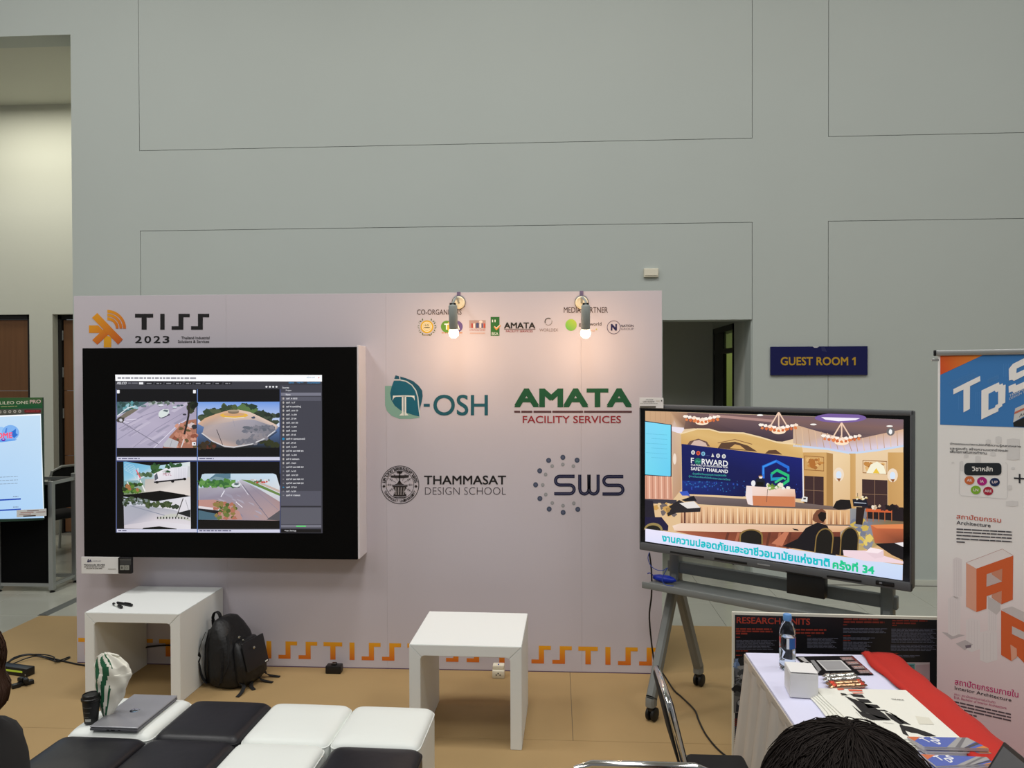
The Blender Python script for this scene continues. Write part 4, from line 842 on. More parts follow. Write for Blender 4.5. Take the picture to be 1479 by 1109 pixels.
p.poly([(300, 115), (1302, 147), (1302, 192), (1180, 218), (1050, 246), (940, 222), (870, 198), (790, 182), (796, 236), (740, 250), (660, 246), (590, 220), (540, 206), (470, 208), (400, 194), (330, 188), (282, 192)], [(120, 92, 90), (120, 98, 110), (130, 100, 96), (112, 90, 90), (120, 96, 92), DK, DK, (96, 78, 88), DK, (66, 52, 62), (66, 52, 62), (74, 58, 68), (74, 58, 68), (84, 64, 66), (88, 66, 64), (96, 72, 66), (120, 92, 80)], 2)
p.poly([(400, 122), (700, 148), (700, 160), (400, 134)], (176, 138, 132), 3)
p.disc(1010, 140, 120, 22, (122, 96, 160), 2.4); p.poly([(920, 136), (1100, 141), (1080, 150), (1000, 155), (940, 148)], (246, 240, 252), 3)
for x, y in ((884, 170), (1238, 178), (636, 127)): p.disc(x, y, 15, 4, (250, 246, 240), 3)
p.poly([(790, 168), (870, 192), (950, 214), (1060, 244), (1180, 218), (1302, 192), (1302, 270), (1180, 292), (1060, 304), (950, 282), (790, 268)], [(214, 176, 140), (210, 174, 146), (206, 172, 152), (200, 166, 150), (206, 170, 146), (216, 176, 142), (226, 212, 224), (220, 208, 226), (206, 206, 232), (206, 196, 222), (206, 180, 160)], 2.5)
p.stroke([(790, 268), (950, 284), (1060, 304), (1180, 290), (1302, 270)], 9, (198, 214, 238), 3)
p.poly([(265, 215), (300, 205), (345, 190), (400, 190), (440, 205), (500, 206), (560, 208), (620, 224), (680, 245), (760, 255), (830, 262), (840, 330), (270, 270)], [(216, 176, 110), (222, 184, 120), (228, 192, 132), (214, 174, 108)]*3+[(206, 160, 94)], 3)
p.stroke([(265, 214), (345, 191), (400, 192), (450, 206), (560, 210), (640, 230), (720, 254), (800, 262)], 6, (240, 214, 170), 3.5)
p.poly([(296, 268), (310, 248), (350, 236), (390, 250), (404, 272)], (110, 82, 70), 4); p.poly([(312, 268), (330, 246), (354, 242), (384, 256), (392, 272)], (212, 184, 170), 4.2)
p.poly([(440, 280), (456, 256), (520, 250), (580, 268), (624, 296)], (92, 66, 50), 4); p.poly([(496, 280), (520, 262), (545, 268), (570, 288)], (214, 170, 104), 4.2); p.poly([(660, 305), (676, 290), (710, 288), (740, 310)], (96, 66, 48), 4)
p.stroke([(440, 256), (520, 240), (600, 262)], 4, (150, 110, 70), 4.1)
# left projection screen and curtain
p.poly([(103, 155), (226, 172), (226, 412), (103, 402)], [(130, 216, 246), (120, 220, 246), (104, 206, 240), (116, 216, 240)], 4); p.stroke([(103, 155), (224, 172), (224, 412), (103, 404)], 4, (28, 44, 66), 5)
for i in range(6): p.bars(108+(i % 2)*24, 212+i*22, 206, 214+i*22, (96, 186, 214), 4.5, i, .06)
p.poly([(103, 404), (226, 414), (232, 520), (103, 516)], [(226, 166, 140), (214, 156, 130), (206, 150, 126), (220, 160, 136)], 4)
for i in range(9): p.poly([(106+i*14, 408), (111+i*14, 408), (113+i*14, 514), (107+i*14, 514)], (240, 196, 172) if i % 2 else (196, 136, 112), 4.4)
p.poly([(226, 200), (270, 215), (272, 470), (232, 520)], [(206, 178, 156), (214, 184, 150), (190, 150, 116), (196, 156, 126)], 3); p.disc(240, 330, 8, 26, (240, 222, 206), 3.6)
# back stage board
p.poly([(272, 260), (834, 326), (836, 515), (275, 492)], [(20, 28, 92), (24, 32, 112), (16, 20, 74), (16, 24, 80)], 6)
p.poly([(275, 430), (560, 440), (560, 505), (275, 490)], [(26, 50, 130), (16, 24, 84), (14, 20, 70), (20, 36, 110)], 6.3)
R = random.Random(3)
for i in range(60): x = R.uniform(280, 570); y = 432+abs(R.gauss(0, 22)); p.rect(x, y, x+R.uniform(2, 7), y+R.uniform(1.5, 9), (44, 70+R.randint(0, 50), 170), 6.6)
for i in range(14): x = R.uniform(700, 830); y = R.uniform(430, 500); p.rect(x, y, x+3, y+5, (40, 60, 150), 6.6)
for i, (x, c) in enumerate(((326, (224, 224, 226)), (350, (226, 90, 60)), (373, (130, 190, 222)), (393, (70, 80, 130)), (417, (216, 216, 210)), (442, (220, 220, 220)), (469, (226, 226, 222)))):
    y = 300+i*3
    if i == 4: p.poly([(x-7, y+9), (x+7, y+9), (x, y-9)], c, 7)
    elif i == 3: p.bars(x-9, y+4, x+9, y+7, c, 7, 1)
    else: p.disc(x, y, 9, 10, c, 7); p.disc(x, y, 5, 6, tuple(int(q*.7) for q in c), 7.3)
W2 = (240, 240, 240)
def sl(t, x0, x1, y0, y1, sl_=.045, col=W2, **k): p.text(t, (x0, y1), (x1, y1+sl_*(x1-x0)), (x0, y0), col, 7.5, **k)
sl('F', 316, 330, 324, 349, .1, bold=.012); p.disc(348, 341, 15, 16, (30, 110, 92), 7.3); p.stroke([(338, 345), (345, 338), (352, 345), (359, 340)], 4, (70, 170, 140), 7.6)
sl('RWARD', 366, 488, 329, 355, .085, bold=.012); sl('CULTURE OF PREVENTION FOR', 316, 488, 353, 361, .075, bold=.005); sl('SAFETY THAILAND', 316, 488, 366, 382, .085, bold=.015)
sl('ร่วมสร้างวัฒนธรรมความปลอดภัย', 324, 480, 392, 402, .06, (70, 196, 176)); sl('สู่การขับเคลื่อนที่ยั่งยืนของประเทศไทย', 306, 498, 404, 416, .09, (70, 180, 176))
p.stroke([(652, 420), (652, 366), (712, 340), (768, 370), (768, 388)], 12, (38, 110, 214), 7)
p.stroke([(652, 400), (652, 366), (712, 340)], 5, (60, 150, 240), 7.4)
p.stroke([(690, 400), (716, 382), (768, 408), (768, 430), (724, 462)], 12, (40, 190, 120), 7.2); p.stroke([(690, 400), (690, 424), (742, 420)], 11, (30, 150, 190), 7.3); p.stroke([(706, 440), (742, 418), (756, 424)], 9, (60, 200, 130), 7.4)
# stage, head table, speaker
p.poly([(300, 500), (560, 515), (800, 530), (1060, 560), (1000, 575), (560, 552), (350, 540)], [(126, 108, 106), (112, 98, 98), (110, 96, 96), (120, 100, 92), (104, 90, 86), (96, 82, 80), (104, 90, 90)], 7)
p.poly([(268, 545), (560, 552), (1055, 568), (1055, 635), (560, 628), (268, 628)], [(230, 186, 146), (238, 196, 150), (226, 180, 130), (206, 156, 112), (206, 158, 118), (206, 160, 126)], 8)
R = random.Random(8)
for i in range(52):
    x = 272+i*15+R.uniform(-3, 3); y = 546+(x-268)*.029; w_ = R.uniform(4, 7); y1 = 627+(x-268)*.009
    p.poly([(x, y1), (x+w_, y1), (x+w_*.6, y+R.uniform(0, 16)), (x+2, y)], [(246, 214, 176), (240, 206, 166), (255, 236, 206), (250, 226, 186)] if i % 2 else [(130, 84, 62), (150, 96, 70), (190, 136, 96), (200, 150, 108)], 8.4)
p.stroke([(268, 630), (560, 632), (1055, 637)], 4, (84, 66, 62), 8.6)
p.poly([(574, 454), (798, 470), (802, 500), (800, 552), (640, 548), (580, 540), (570, 500)], [(244, 220, 214), (240, 206, 184), (226, 164, 126), (206, 122, 82), (200, 118, 78), (230, 190, 176), (240, 214, 204)], 9)
p.poly([(600, 500), (798, 505), (798, 550), (606, 546)], (206, 126, 84), 9.4); p.poly([(574, 456), (600, 460), (604, 545), (582, 540), (570, 500)], (240, 224, 222), 9.5); p.stroke([(672, 470), (668, 530)], 2, (80, 60, 54), 9.7)
p.disc(606, 443, 10, 14, (236, 236, 240), 9.6); p.poly([(614, 458), (618, 424), (630, 416), (650, 418), (662, 436), (660, 460)], (26, 28, 44), 9.6); p.disc(640, 412, 9, 10, (206, 160, 136), 9.8); p.poly([(630, 408), (640, 399), (650, 408)], (40, 32, 30), 9.9); p.rect(634, 414, 647, 420, (240, 240, 240), 9.9); p.poly([(622, 436), (654, 438), (652, 456), (620, 454)], (14, 14, 16), 9.95)
p.tuft(672, 448, 740, 466, [(90, 130, 50), (214, 214, 170), (130, 160, 70), (236, 230, 210)], 26, 9, 9.6, 5); p.tuft(740, 460, 776, 468, [(240, 236, 226)], 5, 7, 9.6, 6)
p.poly([(826, 526), (836, 502), (858, 508), (856, 530)], (230, 228, 224), 9); p.rect(838, 510, 850, 518, (60, 60, 66), 9.3)
# right hand walls, doors, sconces
for x0, x1, y0, y1 in ((836, 945, 300, 575), (1050, 1080, 305, 560), (1230, 1302, 300, 560)): p.poly([(x0, y1), (x1, y1), (x1, y0), (x0, y0)], [(196, 150, 92), (206, 160, 100), (214, 170, 108), (206, 160, 96)], 4)
p.poly([(945, 300), (975, 306), (975, 560), (945, 556)], (176, 132, 76), 4.2)
p.poly([(975, 306), (1055, 310), (1055, 560), (975, 556)], [(240, 212, 170), (236, 206, 160), (222, 184, 136), (226, 190, 146)], 4.2)
for x0, y0, x1, y1 in ((842, 316, 932, 386), (1114, 336, 1225, 400)):
    p.stroke([(x0, y0), (x1, y0+6), (x1, y1), (x0, y1-6), (x0, y0)], 3, (150, 100, 52), 4.6); p.tuft(x0+12, y0+14, x1-12, y1-12, [(196, 136, 70), (226, 180, 116), (170, 110, 56)], 18, 10, 4.5, int(x0))
p.disc(880, 352, 14, 22, (176, 110, 50), 4.9); p.poly([(1130, 396), (1150, 356), (1180, 342), (1210, 362), (1222, 400)], (246, 240, 214), 4.9); p.poly([(1160, 396), (1176, 372), (1192, 398)], (236, 196, 70), 5.2)
for x0, y0, x1, y1 in ((842, 408, 932, 540), (1110, 424, 1228, 560)):
    p.poly([(x0, y1), (x1, y1+5), (x1, y0+5), (x0, y0)], (64, 44, 44), 5); p.stroke([((x0+x1)/2, y0+2), ((x0+x1)/2, y1+2)], 2, (150, 116, 90), 5.3); p.stroke([(x0, (y0+y1)/2), (x1, (y0+y1)/2+5)], 2, (150, 116, 90), 5.3)
for x, y in ((1002, 402), (1252, 406)): p.disc(x, y, 24, 32, (240, 220, 196), 5.2); p.disc(x, y+2, 13, 18, (216, 230, 246), 5.6); p.poly([(x-10, y+18), (x+10, y+18), (x+2, y+34)], (150, 90, 44), 5.8)
p.stroke([(835, 328), (838, 516)], 5, (240, 238, 240), 6.8)
# floor at right, lectern, side table, speaker box
p.poly([(1055, 560), (1302, 560), (1302, 700), (1090, 760), (960, 640), (1050, 636)], [(150, 150, 150), (70, 60, 60), (160, 130, 90), (196, 170, 110), (176, 160, 140), (140, 140, 150)], 7)
p.tuft(1070, 610, 1150, 740, [(206, 176, 84), (120, 124, 140), (226, 200, 110), (140, 140, 150)], 46, 16, 7.4, 31)
p.poly([(975, 556), (990, 526), (1010, 518), (1055, 520), (1062, 560), (1000, 566)], (28, 24, 26), 8.8); p.poly([(1066, 516), (1130, 516), (1140, 552), (1070, 550)], (24, 26, 40), 9); p.poly([(1084, 552), (1124, 554), (1112, 636), (1080, 632)], (40, 28, 26), 8.9); p.stroke([(1074, 532), (1130, 536)], 4, (170, 176, 190), 9.3); p.stroke([(1090, 516), (1090, 488)], 2, (40, 30, 26), 9.2); p.tuft(1076, 506, 1130, 516, [(206, 176, 110), (240, 226, 190)], 9, 6, 9.4, 3)
p.poly([(1140, 545), (1302, 555), (1302, 620), (1130, 606)], (34, 26, 30), 7.6); p.poly([(1130, 560), (1250, 566), (1250, 580), (1125, 574)], (206, 96, 54), 9)
for x in (1132, 1160, 1186, 1214, 1246): p.rect(x, 572, x+4, 620, (176, 100, 60), 8.8)
p.tuft(1160, 546, 1200, 562, [(240, 226, 206), (206, 180, 150)], 10, 8, 9.4, 4); p.tuft(1200, 545, 1280, 565, [(30, 24, 28), (60, 40, 44)], 14, 13, 9.2, 6)
# foreground table, chairs and man in the picture
p.poly([(230, 640), (270, 628), (1055, 640), (1010, 668), (440, 668), (240, 662)], [(246, 222, 206), (240, 212, 190), (232, 190, 150), (220, 168, 126), (246, 212, 186), (240, 210, 190)], 9)
p.poly([(240, 664), (440, 668), (1010, 668), (1010, 720), (780, 745), (440, 712)], [(176, 100, 72), (136, 70, 50), (124, 64, 48), (90, 46, 38), (150, 84, 64), (150, 78, 54)], 9.2)
for i in range(7): x = 470+i*48; p.poly([(x, 716+i*5), (x+12, 717+i*5), (x+26, 672), (x+14, 671)], (176, 104, 76) if i % 2 else (100, 52, 40), 9.25)
p.poly([(690, 722), (750, 668), (772, 670), (740, 735)], (196, 120, 90), 9.4)
p.poly([(786, 652), (812, 656), (818, 664), (796, 660)], (30, 30, 34), 9.6)
p.poly([(1150, 636), (1302, 640), (1302, 722), (1170, 720)], [(206, 110, 70), (196, 104, 66), (110, 60, 44), (176, 96, 64)], 9); p.poly([(1150, 636), (1302, 632), (1302, 654), (1180, 652)], (226, 136, 84), 9.3); p.poly([(1170, 722), (1302, 718), (1302, 800), (1250, 776)], (26, 22, 26), 9.5); p.poly([(1262, 720), (1302, 716), (1302, 738)], (236, 230, 232), 9.7)
p.poly([(1022, 752), (1130, 755), (1302, 805), (1302, 816), (1120, 802), (1026, 778)], (240, 214, 222), 12); p.poly([(1126, 762), (1150, 740), (1210, 752), (1212, 784), (1170, 792)], (232, 206, 214), 12.4); p.poly([(1126, 762), (1150, 740), (1210, 752), (1184, 768)], (250, 232, 236), 12.6)
def pchair(x0, x1, y0, y1, s_=0):
    n = 16; A = [((x0+x1)/2+(x1-x0)/2*math.cos(a), y0+(y1-y0)*.42-(y1-y0)*.42*math.sin(a)) for a in [PI*i/n for i in range(n+1)]]
    A = [(x+s_*(y1-y)/(y1-y0), y) for x, y in A]
    p.poly([(x1, y1)]+A+[(x0, y1)], (140, 112, 62), 11); p.poly([(x1-6, y1)]+[((q[0]-(x0+x1)/2)*.88+(x0+x1)/2, q[1]+6) for q in A]+[(x0+6, y1)], (26, 24, 22), 11.4)
p.poly([(740, 735), (812, 700), (850, 650), (905, 624), (950, 640), (975, 700), (990, 780), (880, 760)], (24, 22, 28), 10); p.poly([(880, 612), (884, 590), (900, 568), (925, 560), (942, 574), (944, 604), (930, 628), (905, 626), (892, 622)], (120, 74, 54), 10.2); p.poly([(905, 590), (920, 574), (944, 580), (944, 606), (930, 624), (912, 610)], (30, 22, 20), 10.4)
pchair(542, 650, 655, 726); pchair(888, 972, 650, 768, 12); pchair(1006, 1092, 645, 778, 8); p.poly([(972, 690), (1010, 690), (1010, 778), (965, 768)], (30, 22, 22), 10.8)
p.poly([(103, 520), (140, 524), (150, 600), (103, 600)], (34, 30, 44), 9.5); p.poly([(103, 600), (180, 600), (212, 640), (210, 664), (103, 650)], (30, 26, 60), 9.6)
n = 14; p.poly([(103, 656)]+[(142+70*math.cos(a)*.62, 660-34*math.sin(a)) for a in [PI-PI*i/n for i in range(n+1)]]+[(190, 668)], (150, 130, 80), 11); p.poly([(103, 656)]+[(140+58*math.cos(a)*.62, 662-24*math.sin(a)) for a in [PI-PI*i/n for i in range(n+1)]], (30, 28, 24), 11.3)
p.poly([(200, 560), (262, 520), (300, 540), (362, 555), (360, 575), (250, 580), (210, 596)], (40, 36, 40), 9.5); p.poly([(272, 520), (330, 500), (344, 525), (290, 528)], (24, 24, 34), 9.7); p.poly([(262, 482), (300, 478), (312, 500), (276, 500)], (60, 90, 190), 9.8); p.poly([(262, 535), (330, 526), (360, 556), (300, 560)], (230, 224, 220), 9.9); p.rect(284, 575, 292, 628, (90, 50, 44), 9.4); p.tuft(150, 540, 240, 590, [(206, 160, 90), (226, 196, 150), (110, 100, 100)], 16, 14, 9.2, 41); p.poly([(103, 515), (250, 520), (250, 540), (103, 536)], (60, 56, 66), 9.1)
# chandeliers
for cx_, cy_, s_, cut in ((368, 122, 80, True), (724, 160, 86, False), (1016, 210, 88, False)):
    cols = [(226, 130, 74), (250, 226, 206), (206, 104, 60), (255, 244, 232)]
    if not cut:
        for q in (-.45, 0, .45): p.stroke([(cx_, cy_-s_*.55), (cx_+q*s_, cy_+s_*.2)], 6, (240, 206, 180), 10)
    p.poly([(cx_-s_*.62, cy_+s_*.26), (cx_+s_*.62, cy_+s_*.26), (cx_+s_*.32, cy_+s_*.56), (cx_-s_*.32, cy_+s_*.56)], (226, 136, 84), 10)
    p.disc(cx_, cy_+s_*.48, s_*.38, s_*.16, (255, 230, 200), 10.4)
    for i in range(9):
        q = -1+i/4; x = cx_+q*s_*.95; y = cy_+s_*(.14+.16*(1-abs(q)))
        if cut and y-8 < 118: y = 126
        p.blob(x, y, 11, 7, cols[i % 2*2+1 if i % 3 else 3], 10.6, 9, .3, i); p.blob(x*.94+cx_*.06, y+14, 8, 7, cols[(i % 2)*2], 10.5, 9, .4, i+9)
p.disc(1243, 203, 19, 19, (110, 104, 104), 10); p.blob(1243, 204, 8, 12, (246, 246, 246), 10.4, 12, .1, 3)
# caption band
p.poly([(105, 653), (1300, 822), (1298, 893), (105, 712)], [(236, 230, 250), (206, 222, 246), (200, 216, 246), (226, 226, 250)], 11.8)
p.text('งานความปลอดภัยและอาชีวอนามัยแห่งชาติ', (182, 712), (962, 832), (182, 672), (16, 190, 200), 13, bold=.03); p.text('ครั้งที่ 34', (974, 838), (1168, 866), (974, 794), (30, 200, 140), 13, bold=.03)
p.build('screen_picture', SCREEN, tv, label='lit picture of a conference hall with a stage')
# card clipped on the top left corner, blue thing on the tray, cables
kc = K(900, 560, 3.215)
ca = on_plane(*kc(76, 92), TVO+tn*.02, tn); cb = on_plane(*kc(187, 47), TVO+tn*.02, tn)
t = thing('product_card', 'small white card clipped on the touch display top corner', 'sign', TVO, TVY)
cu0, cu1 = (ca-TVO).dot(tu), (cb-TVO).dot(tu)
obj('card', bbox((cu0, -.021, ca.z), (cu1, -.018, cb.z), .0005, 1), papercard, t); obj('clip', bbox(((cu0+cu1)/2-.01, -.018, 1.72), ((cu0+cu1)/2+.01, .02, 1.745), .002, 1), blackplastic, t)
p = Print(TVO+tn*.021, tu, Z1, tn); p.k = kc; p.bars(106, 54, 140, 57, (120, 120, 120), 1, 3); p.tbox('UHD 4K65DW', 92, 61, 146, 68, (70, 70, 72), 1, bold=.01); p.bars(80, 72, 160, 74, (140, 140, 140), 1, 4, wmin=5, wmax=12); p.disc(179, 60, 3, 4, (80, 80, 80), 1); p.bars(154, 60, 170, 63, (190, 180, 160), 1, 5); p.rect(78, 84, 152, 93, (90, 88, 80), 1)
p.build('card_print', PRINT, t)
q = TVO+tu*.11-tn*(-.055)
t = thing('blue_pouch', 'blue cloth pouch lying at the end of the display tray', 'pouch', (TVO+tu*.085+tn*(.0)-tn*.06)[:2]+(.7225,), TVY)
obj('pouch', loft([ring(-.06, 0, .012, .004, .02), ring(-.055, .0, .014, .02, .03)]) if False else join(lathe([(.0, -.07), (.018, -.062), (.026, -.03), (.028, .02), (.02, .055), (.006, .075)], 14, Matrix.Translation((0, 0, .022)) @ Matrix.Rotation(PI/2, 4, 'Y') @ Matrix.Scale(.75, 4, (1, 0, 0)))), bluepl, t, smooth=True)
obj('draw_cord', tube(smooth_path([(-.06, 0, .025), (-.09, 0, .04), (-.11, .01, .03)], 4), .003, 6), bluepl, t, smooth=True)
def tp(x, y, n_): return on_plane(x, y, TVO+tn*n_, tn)
cable('usb_cable', 'thin blue cable looping from the display to the tray', [tp(938, 797, .005), tp(936, 806, .01), tp(940, 817, .01), tp(949, 823, .01), tp(958, 823.5, .01), tp(964, 820, .01), tp(960, 827, .01), tp(956.5, 838, .02), tp(962, 845, .02), tp(973, 846, .015)], .0022, mat('blue_cable', (40, 66, 150), .45))
cable('power_cable', 'long black cable dropping from the display and crossing the floor', [tp(938, 799, .0), tp(941, 825, -.03), tp(941, 860, -.06), tp(938, 893, -.08), G(944, 950, .25), G(950, 966, .06), G(957, 972), G(973, 996), G(984, 1006), G(1003, 1025), G(1009, 1040), G(1019, 1060), G(1035, 1080), G(1052, 1094), G(1075, 1108)], .005, blackplastic)

# ------------------------------------------------------------------ poster board leaning behind the table
PY0 = V((4.0, -1.40, 0)); pd = V((math.cos(-.035), math.sin(-.035), 0)); pn = V((pd.y, -pd.x, 0))
A0 = on_plane(1057.5, 883.8, PY0, pn); lean = .0
PO = V((A0.x, A0.y, 0)); PW, PH = 1.19, A0.z
t = thing('poster_board', 'black research poster board standing on the floor behind the table', 'poster', PO, math.atan2(pd.y, pd.x))
obj('foam_board', bbox((0, .0005, .003), (PW, .012, PH), .001, 1), mat('white_foam_board', (222, 220, 206), .7), t)
obj('black_face', bbox((.012, -.001, .003), (PW, .001, PH-.012), .0004, 1), mat('poster_black_ink', (14, 15, 22), .42), t)
p = Print(PO+pn*.001, pd, Z1, pn); p.k = K(1050, 870, 4.771); RD = (140, 48, 34); GY = (92, 94, 110)
p.text('RESEARCH UNITS', (66, 143), (572, 154), (66, 99), (170, 58, 40), 2, bold=.012)
for y, x1 in ((176, 306), (192, 314), (208, 140)): p.bars(62, y, x1, y+11, RD, 2, y, .01, 20, 50, 6)
for y, x1 in ((181, 684), (203, 668)): p.bars(470, y, x1, y+11, RD, 2, y+1, .01, 20, 50, 6)
for y, x1 in ((108, 1050), (128, 1084)): p.bars(804, y, x1, y+12, (120, 42, 32), 2, y+2, .01, 20, 60, 6)
for y, x1 in ((118, 1380), (136, 1300)): p.bars(1138, y, x1, y+11, (112, 38, 30), 2, y+3, .01, 20, 60, 6)
for x0, x1, ys in ((64, 340, range(258, 322, 10)), (552, 764, range(244, 316, 9)), (800, 1106, range(176, 210, 9)), (800, 1018, range(240, 252, 9)), (800, 1000, range(270, 330, 9)), (1132, 1452, range(180, 272, 9)), (1128, 1452, range(290, 330, 9)), (1128, 1330, range(362, 372, 9))):
    for i, y in enumerate(ys): p.bars(x0, y, x1-(i*37 % 50), y+4.5, GY, 2, y+x0, .008, 14, 46, 4)
for x0, y, x1 in ((62, 236, 90), (62, 330, 146), (62, 360, 100), (550, 226, 582), (800, 150, 830), (1138, 154, 1168), (800, 226, 850), (800, 258, 850), (1124, 348, 1180)): p.bars(x0, y, x1, y+6, RD, 2, x0, 0, 12, 30, 4)
# pictures on the poster
p.rect(48, 385, 136, 560, (96, 98, 104), 2); p.tuft(52, 390, 90, 440, [(126, 150, 190), (96, 116, 150)], 14, 20, 2.3, 2); p.tuft(90, 390, 130, 540, [(30, 32, 34), (60, 62, 64), (140, 140, 138)], 34, 18, 2.5, 3)
for q in ([(50, 548), (132, 500)], [(52, 470), (60, 560)], [(52, 520), (110, 512), (132, 430)]): p.stroke(q, 5, (36, 32, 30), 3)
p.rect(46, 560, 128, 760, (104, 102, 100), 2); p.tuft(50, 570, 124, 640, [(24, 24, 26), (70, 70, 70), (130, 128, 124)], 26, 20, 2.4, 5); p.poly([(60, 752), (64, 690), (84, 660), (100, 690), (104, 752)], (34, 36, 44), 3); p.disc(86, 690, 14, 18, (150, 150, 150), 3.3)
for y in range(800, 1000, 14): p.bars(50, y, 116, y+5, GY if 850 < y < 930 else RD, 2, y, 0, 14, 40, 4)
p.rect(1130, 412, 1396, 600, (186, 172, 176), 2); p.rect(1130, 546, 1396, 552, (70, 40, 60), 3); p.rect(1216, 420, 1294, 480, (96, 150, 150), 3); p.bars(1224, 430, 1286, 440, (60, 90, 96), 4, 1, 0, 10, 20); p.bars(1224, 446, 1286, 452, (60, 90, 96), 4, 2, 0, 10, 20); p.poly([(1300, 430), (1396, 424), (1396, 540), (1300, 540)], [(176, 150, 156), (170, 146, 150), (186, 160, 166), (190, 166, 170)], 2.5)
for x in range(1310, 1390, 12): p.poly([(x, 546), (x+6, 546), (x+5, 510+(x*7 % 20)), (x+1, 510+(x*7 % 20))], (150, 112, 120), 3.2)
p.build('print', PRINT, t)

# ------------------------------------------------------------------ roll-up banner at the right edge
BA = -.64; bu = V((math.cos(BA), math.sin(BA), 0)); bn = V((bu.y, -bu.x, 0))
q = CAMP+ray(1353.5, 900)*3.3; BO = V((q.x, q.y, 0)); BT = on_plane(1353, 510, BO, bn).z
t = thing('rollup_banner', 'tall roll-up banner with orange and blue head at the right edge', 'banner', BO, BA)
BWD = .80
obj('sheet', bbox((.0, -.0012, .09), (BWD, .0, BT), 0), mat('banner_film', (238, 237, 234), .6), t)
obj('top_rail', bbox((-.006, -.009, BT-.012), (BWD+.004, .009, BT+.012), .004, 2), alu, t, smooth='a')
obj('rail_cap', bbox((-.016, -.010, BT-.012), (-.006, .010, BT+.013), .003, 2), blackplastic, t, smooth='a')
obj('support_pole', join(lathe([(.009, .05), (.009, BT-.03)], 12, Matrix.Translation((BWD/2, .03, 0)))), alu, t, smooth='a')
obj('hook', bbox((-.024, -.002, BT-.034), (.004, .004, BT-.024), .001, 1), alu, t)
obj('base_cassette', bbox((-.02, -.06, .012), (BWD+.02, .06, .10), .02, 3), alu, t, smooth='a')
for x in (.12, .68): obj('foot', bbox((x-.02, -.17, .003), (x+.02, .17, .014), .004, 1), alu, t)
p = Print(BO+bn*.0014, bu, Z1, bn)
p.k = lambda x, y: (x, y)
uB0 = p.p(1358, 560)[0]; zB = p.p(1358, 613.3)[1]
BLU = (58, 124, 190)
p.uvpoly([(uB0, zB), (BWD, zB), (BWD, BT-.012), (uB0, BT-.012)], BLU, 0)
p.k = K(1340, 490, 7.396)
p.poly([(134, 380), (134, 152), (625, 152)], [(214, 76, 30), (220, 90, 28), (232, 146, 50)], 1)
LB = (92, 152, 210)
for i in range(7):
    p.stroke([(215+i*12, 470+i*8), (500+i*8, 350+i*8)], 2, LB, 1); p.stroke([(505+i*10, 560), (505+i*10, 800)], 2, LB, 1) if i % 2 else None
    p.stroke([(800+i*12, 260), (800+i*12, 400)], 2, LB, 1) if i % 2 else None; p.stroke([(320+i*9, 590+i*4), (320+i*9, 750)], 2, LB, 1) if i % 2 else None; p.stroke([(640, 470-i*7), (760, 420-i*7)], 2, LB, 1)
CR_ = (242, 240, 236)
p.poly([(274, 532), (560, 390), (562, 446), (452, 500), (450, 744), (382, 780), (382, 536), (274, 588)], CR_, 2)
p.poly([(574, 546), (760, 458), (768, 486), (800, 470), (806, 492), (832, 482), (828, 676), (796, 690), (796, 712), (756, 738), (754, 768), (572, 856)], CR_, 2); p.poly([(650, 582), (716, 548), (728, 566), (752, 556), (752, 690), (724, 704), (718, 726), (648, 756)], BLU, 3)
p.poly([(866, 316), (910, 262), (1040, 196), (1040, 270), (950, 312), (946, 362), (1040, 318), (1040, 384), (920, 444), (902, 432), (868, 440)], CR_, 2)
p.poly([(864, 500), (938, 470), (944, 492), (1040, 448), (1040, 520), (916, 574), (904, 556), (866, 570)], CR_, 2)
p.text('THAMMASAT', (872, 618), (1180, 470), (870, 594), (206, 210, 214), 2, bold=.01); p.text('DESIGN SCHOOL', (872, 648), (1180, 500), (870, 626), (206, 210, 214), 2)
p.poly([(934, 738), (1100, 660), (1100, 780), (912, 888)], (206, 206, 204), 2); p.poly([(930, 775), (1100, 700), (1100, 722), (924, 800)], (196, 110, 90), 3); p.text('AGM', (974, 836), (1100, 780), (980, 800), (50, 60, 70), 3); p.poly([(912, 888), (1100, 800), (1100, 940), (918, 932)], (26, 28, 28), 2)
p.k = K(1360, 620, 9.244); TX = (50, 52, 58)
p.text('นักออกแบบ/สถาปนิกที่มีความรู้หลากหลาย', (112, 212), (1058, 252), (112, 172), TX, 2, bold=.012); p.text('และรอบตัว สร้างความแตกต่างและ', (112, 268), (890, 300), (112, 232), TX, 2, bold=.012); p.text('เพิ่มโอกาสในการทำงาน', (112, 312), (604, 336), (112, 272), TX, 2, bold=.012)
PG = (220, 219, 217)
for i, (x0, y0, w_, h_) in enumerate(((250, 420, 40, 130), (450, 350, 70, 90), (590, 130, 70, 60), (720, 90, 80, 90), (870, 120, 170, 280), (300, 330, 60, 40), (650, 300, 70, 50), (880, 740, 60, 60), (860, 950, 160, 70), (930, 500, 50, 30), (130, 430, 40, 20))):
    p.poly([(x0, y0+12), (x0+w_*.5, y0), (x0+w_, y0+12), (x0+w_, y0+h_), (x0+w_*.5, y0+h_+10), (x0, y0+h_)], PG, .5)
FR = (204, 203, 202)
p.stroke([(245, 430), (235, 860), (270, 885), (860, 930), (880, 900), (880, 470), (850, 440)], 4, FR, 1)
p.rrect(302, 448, 800, 612, 50, (26, 34, 40), 2); p.text('วิชาหลัก', (404, 556), (682, 562), (404, 490), (236, 236, 232), 3, bold=.012)
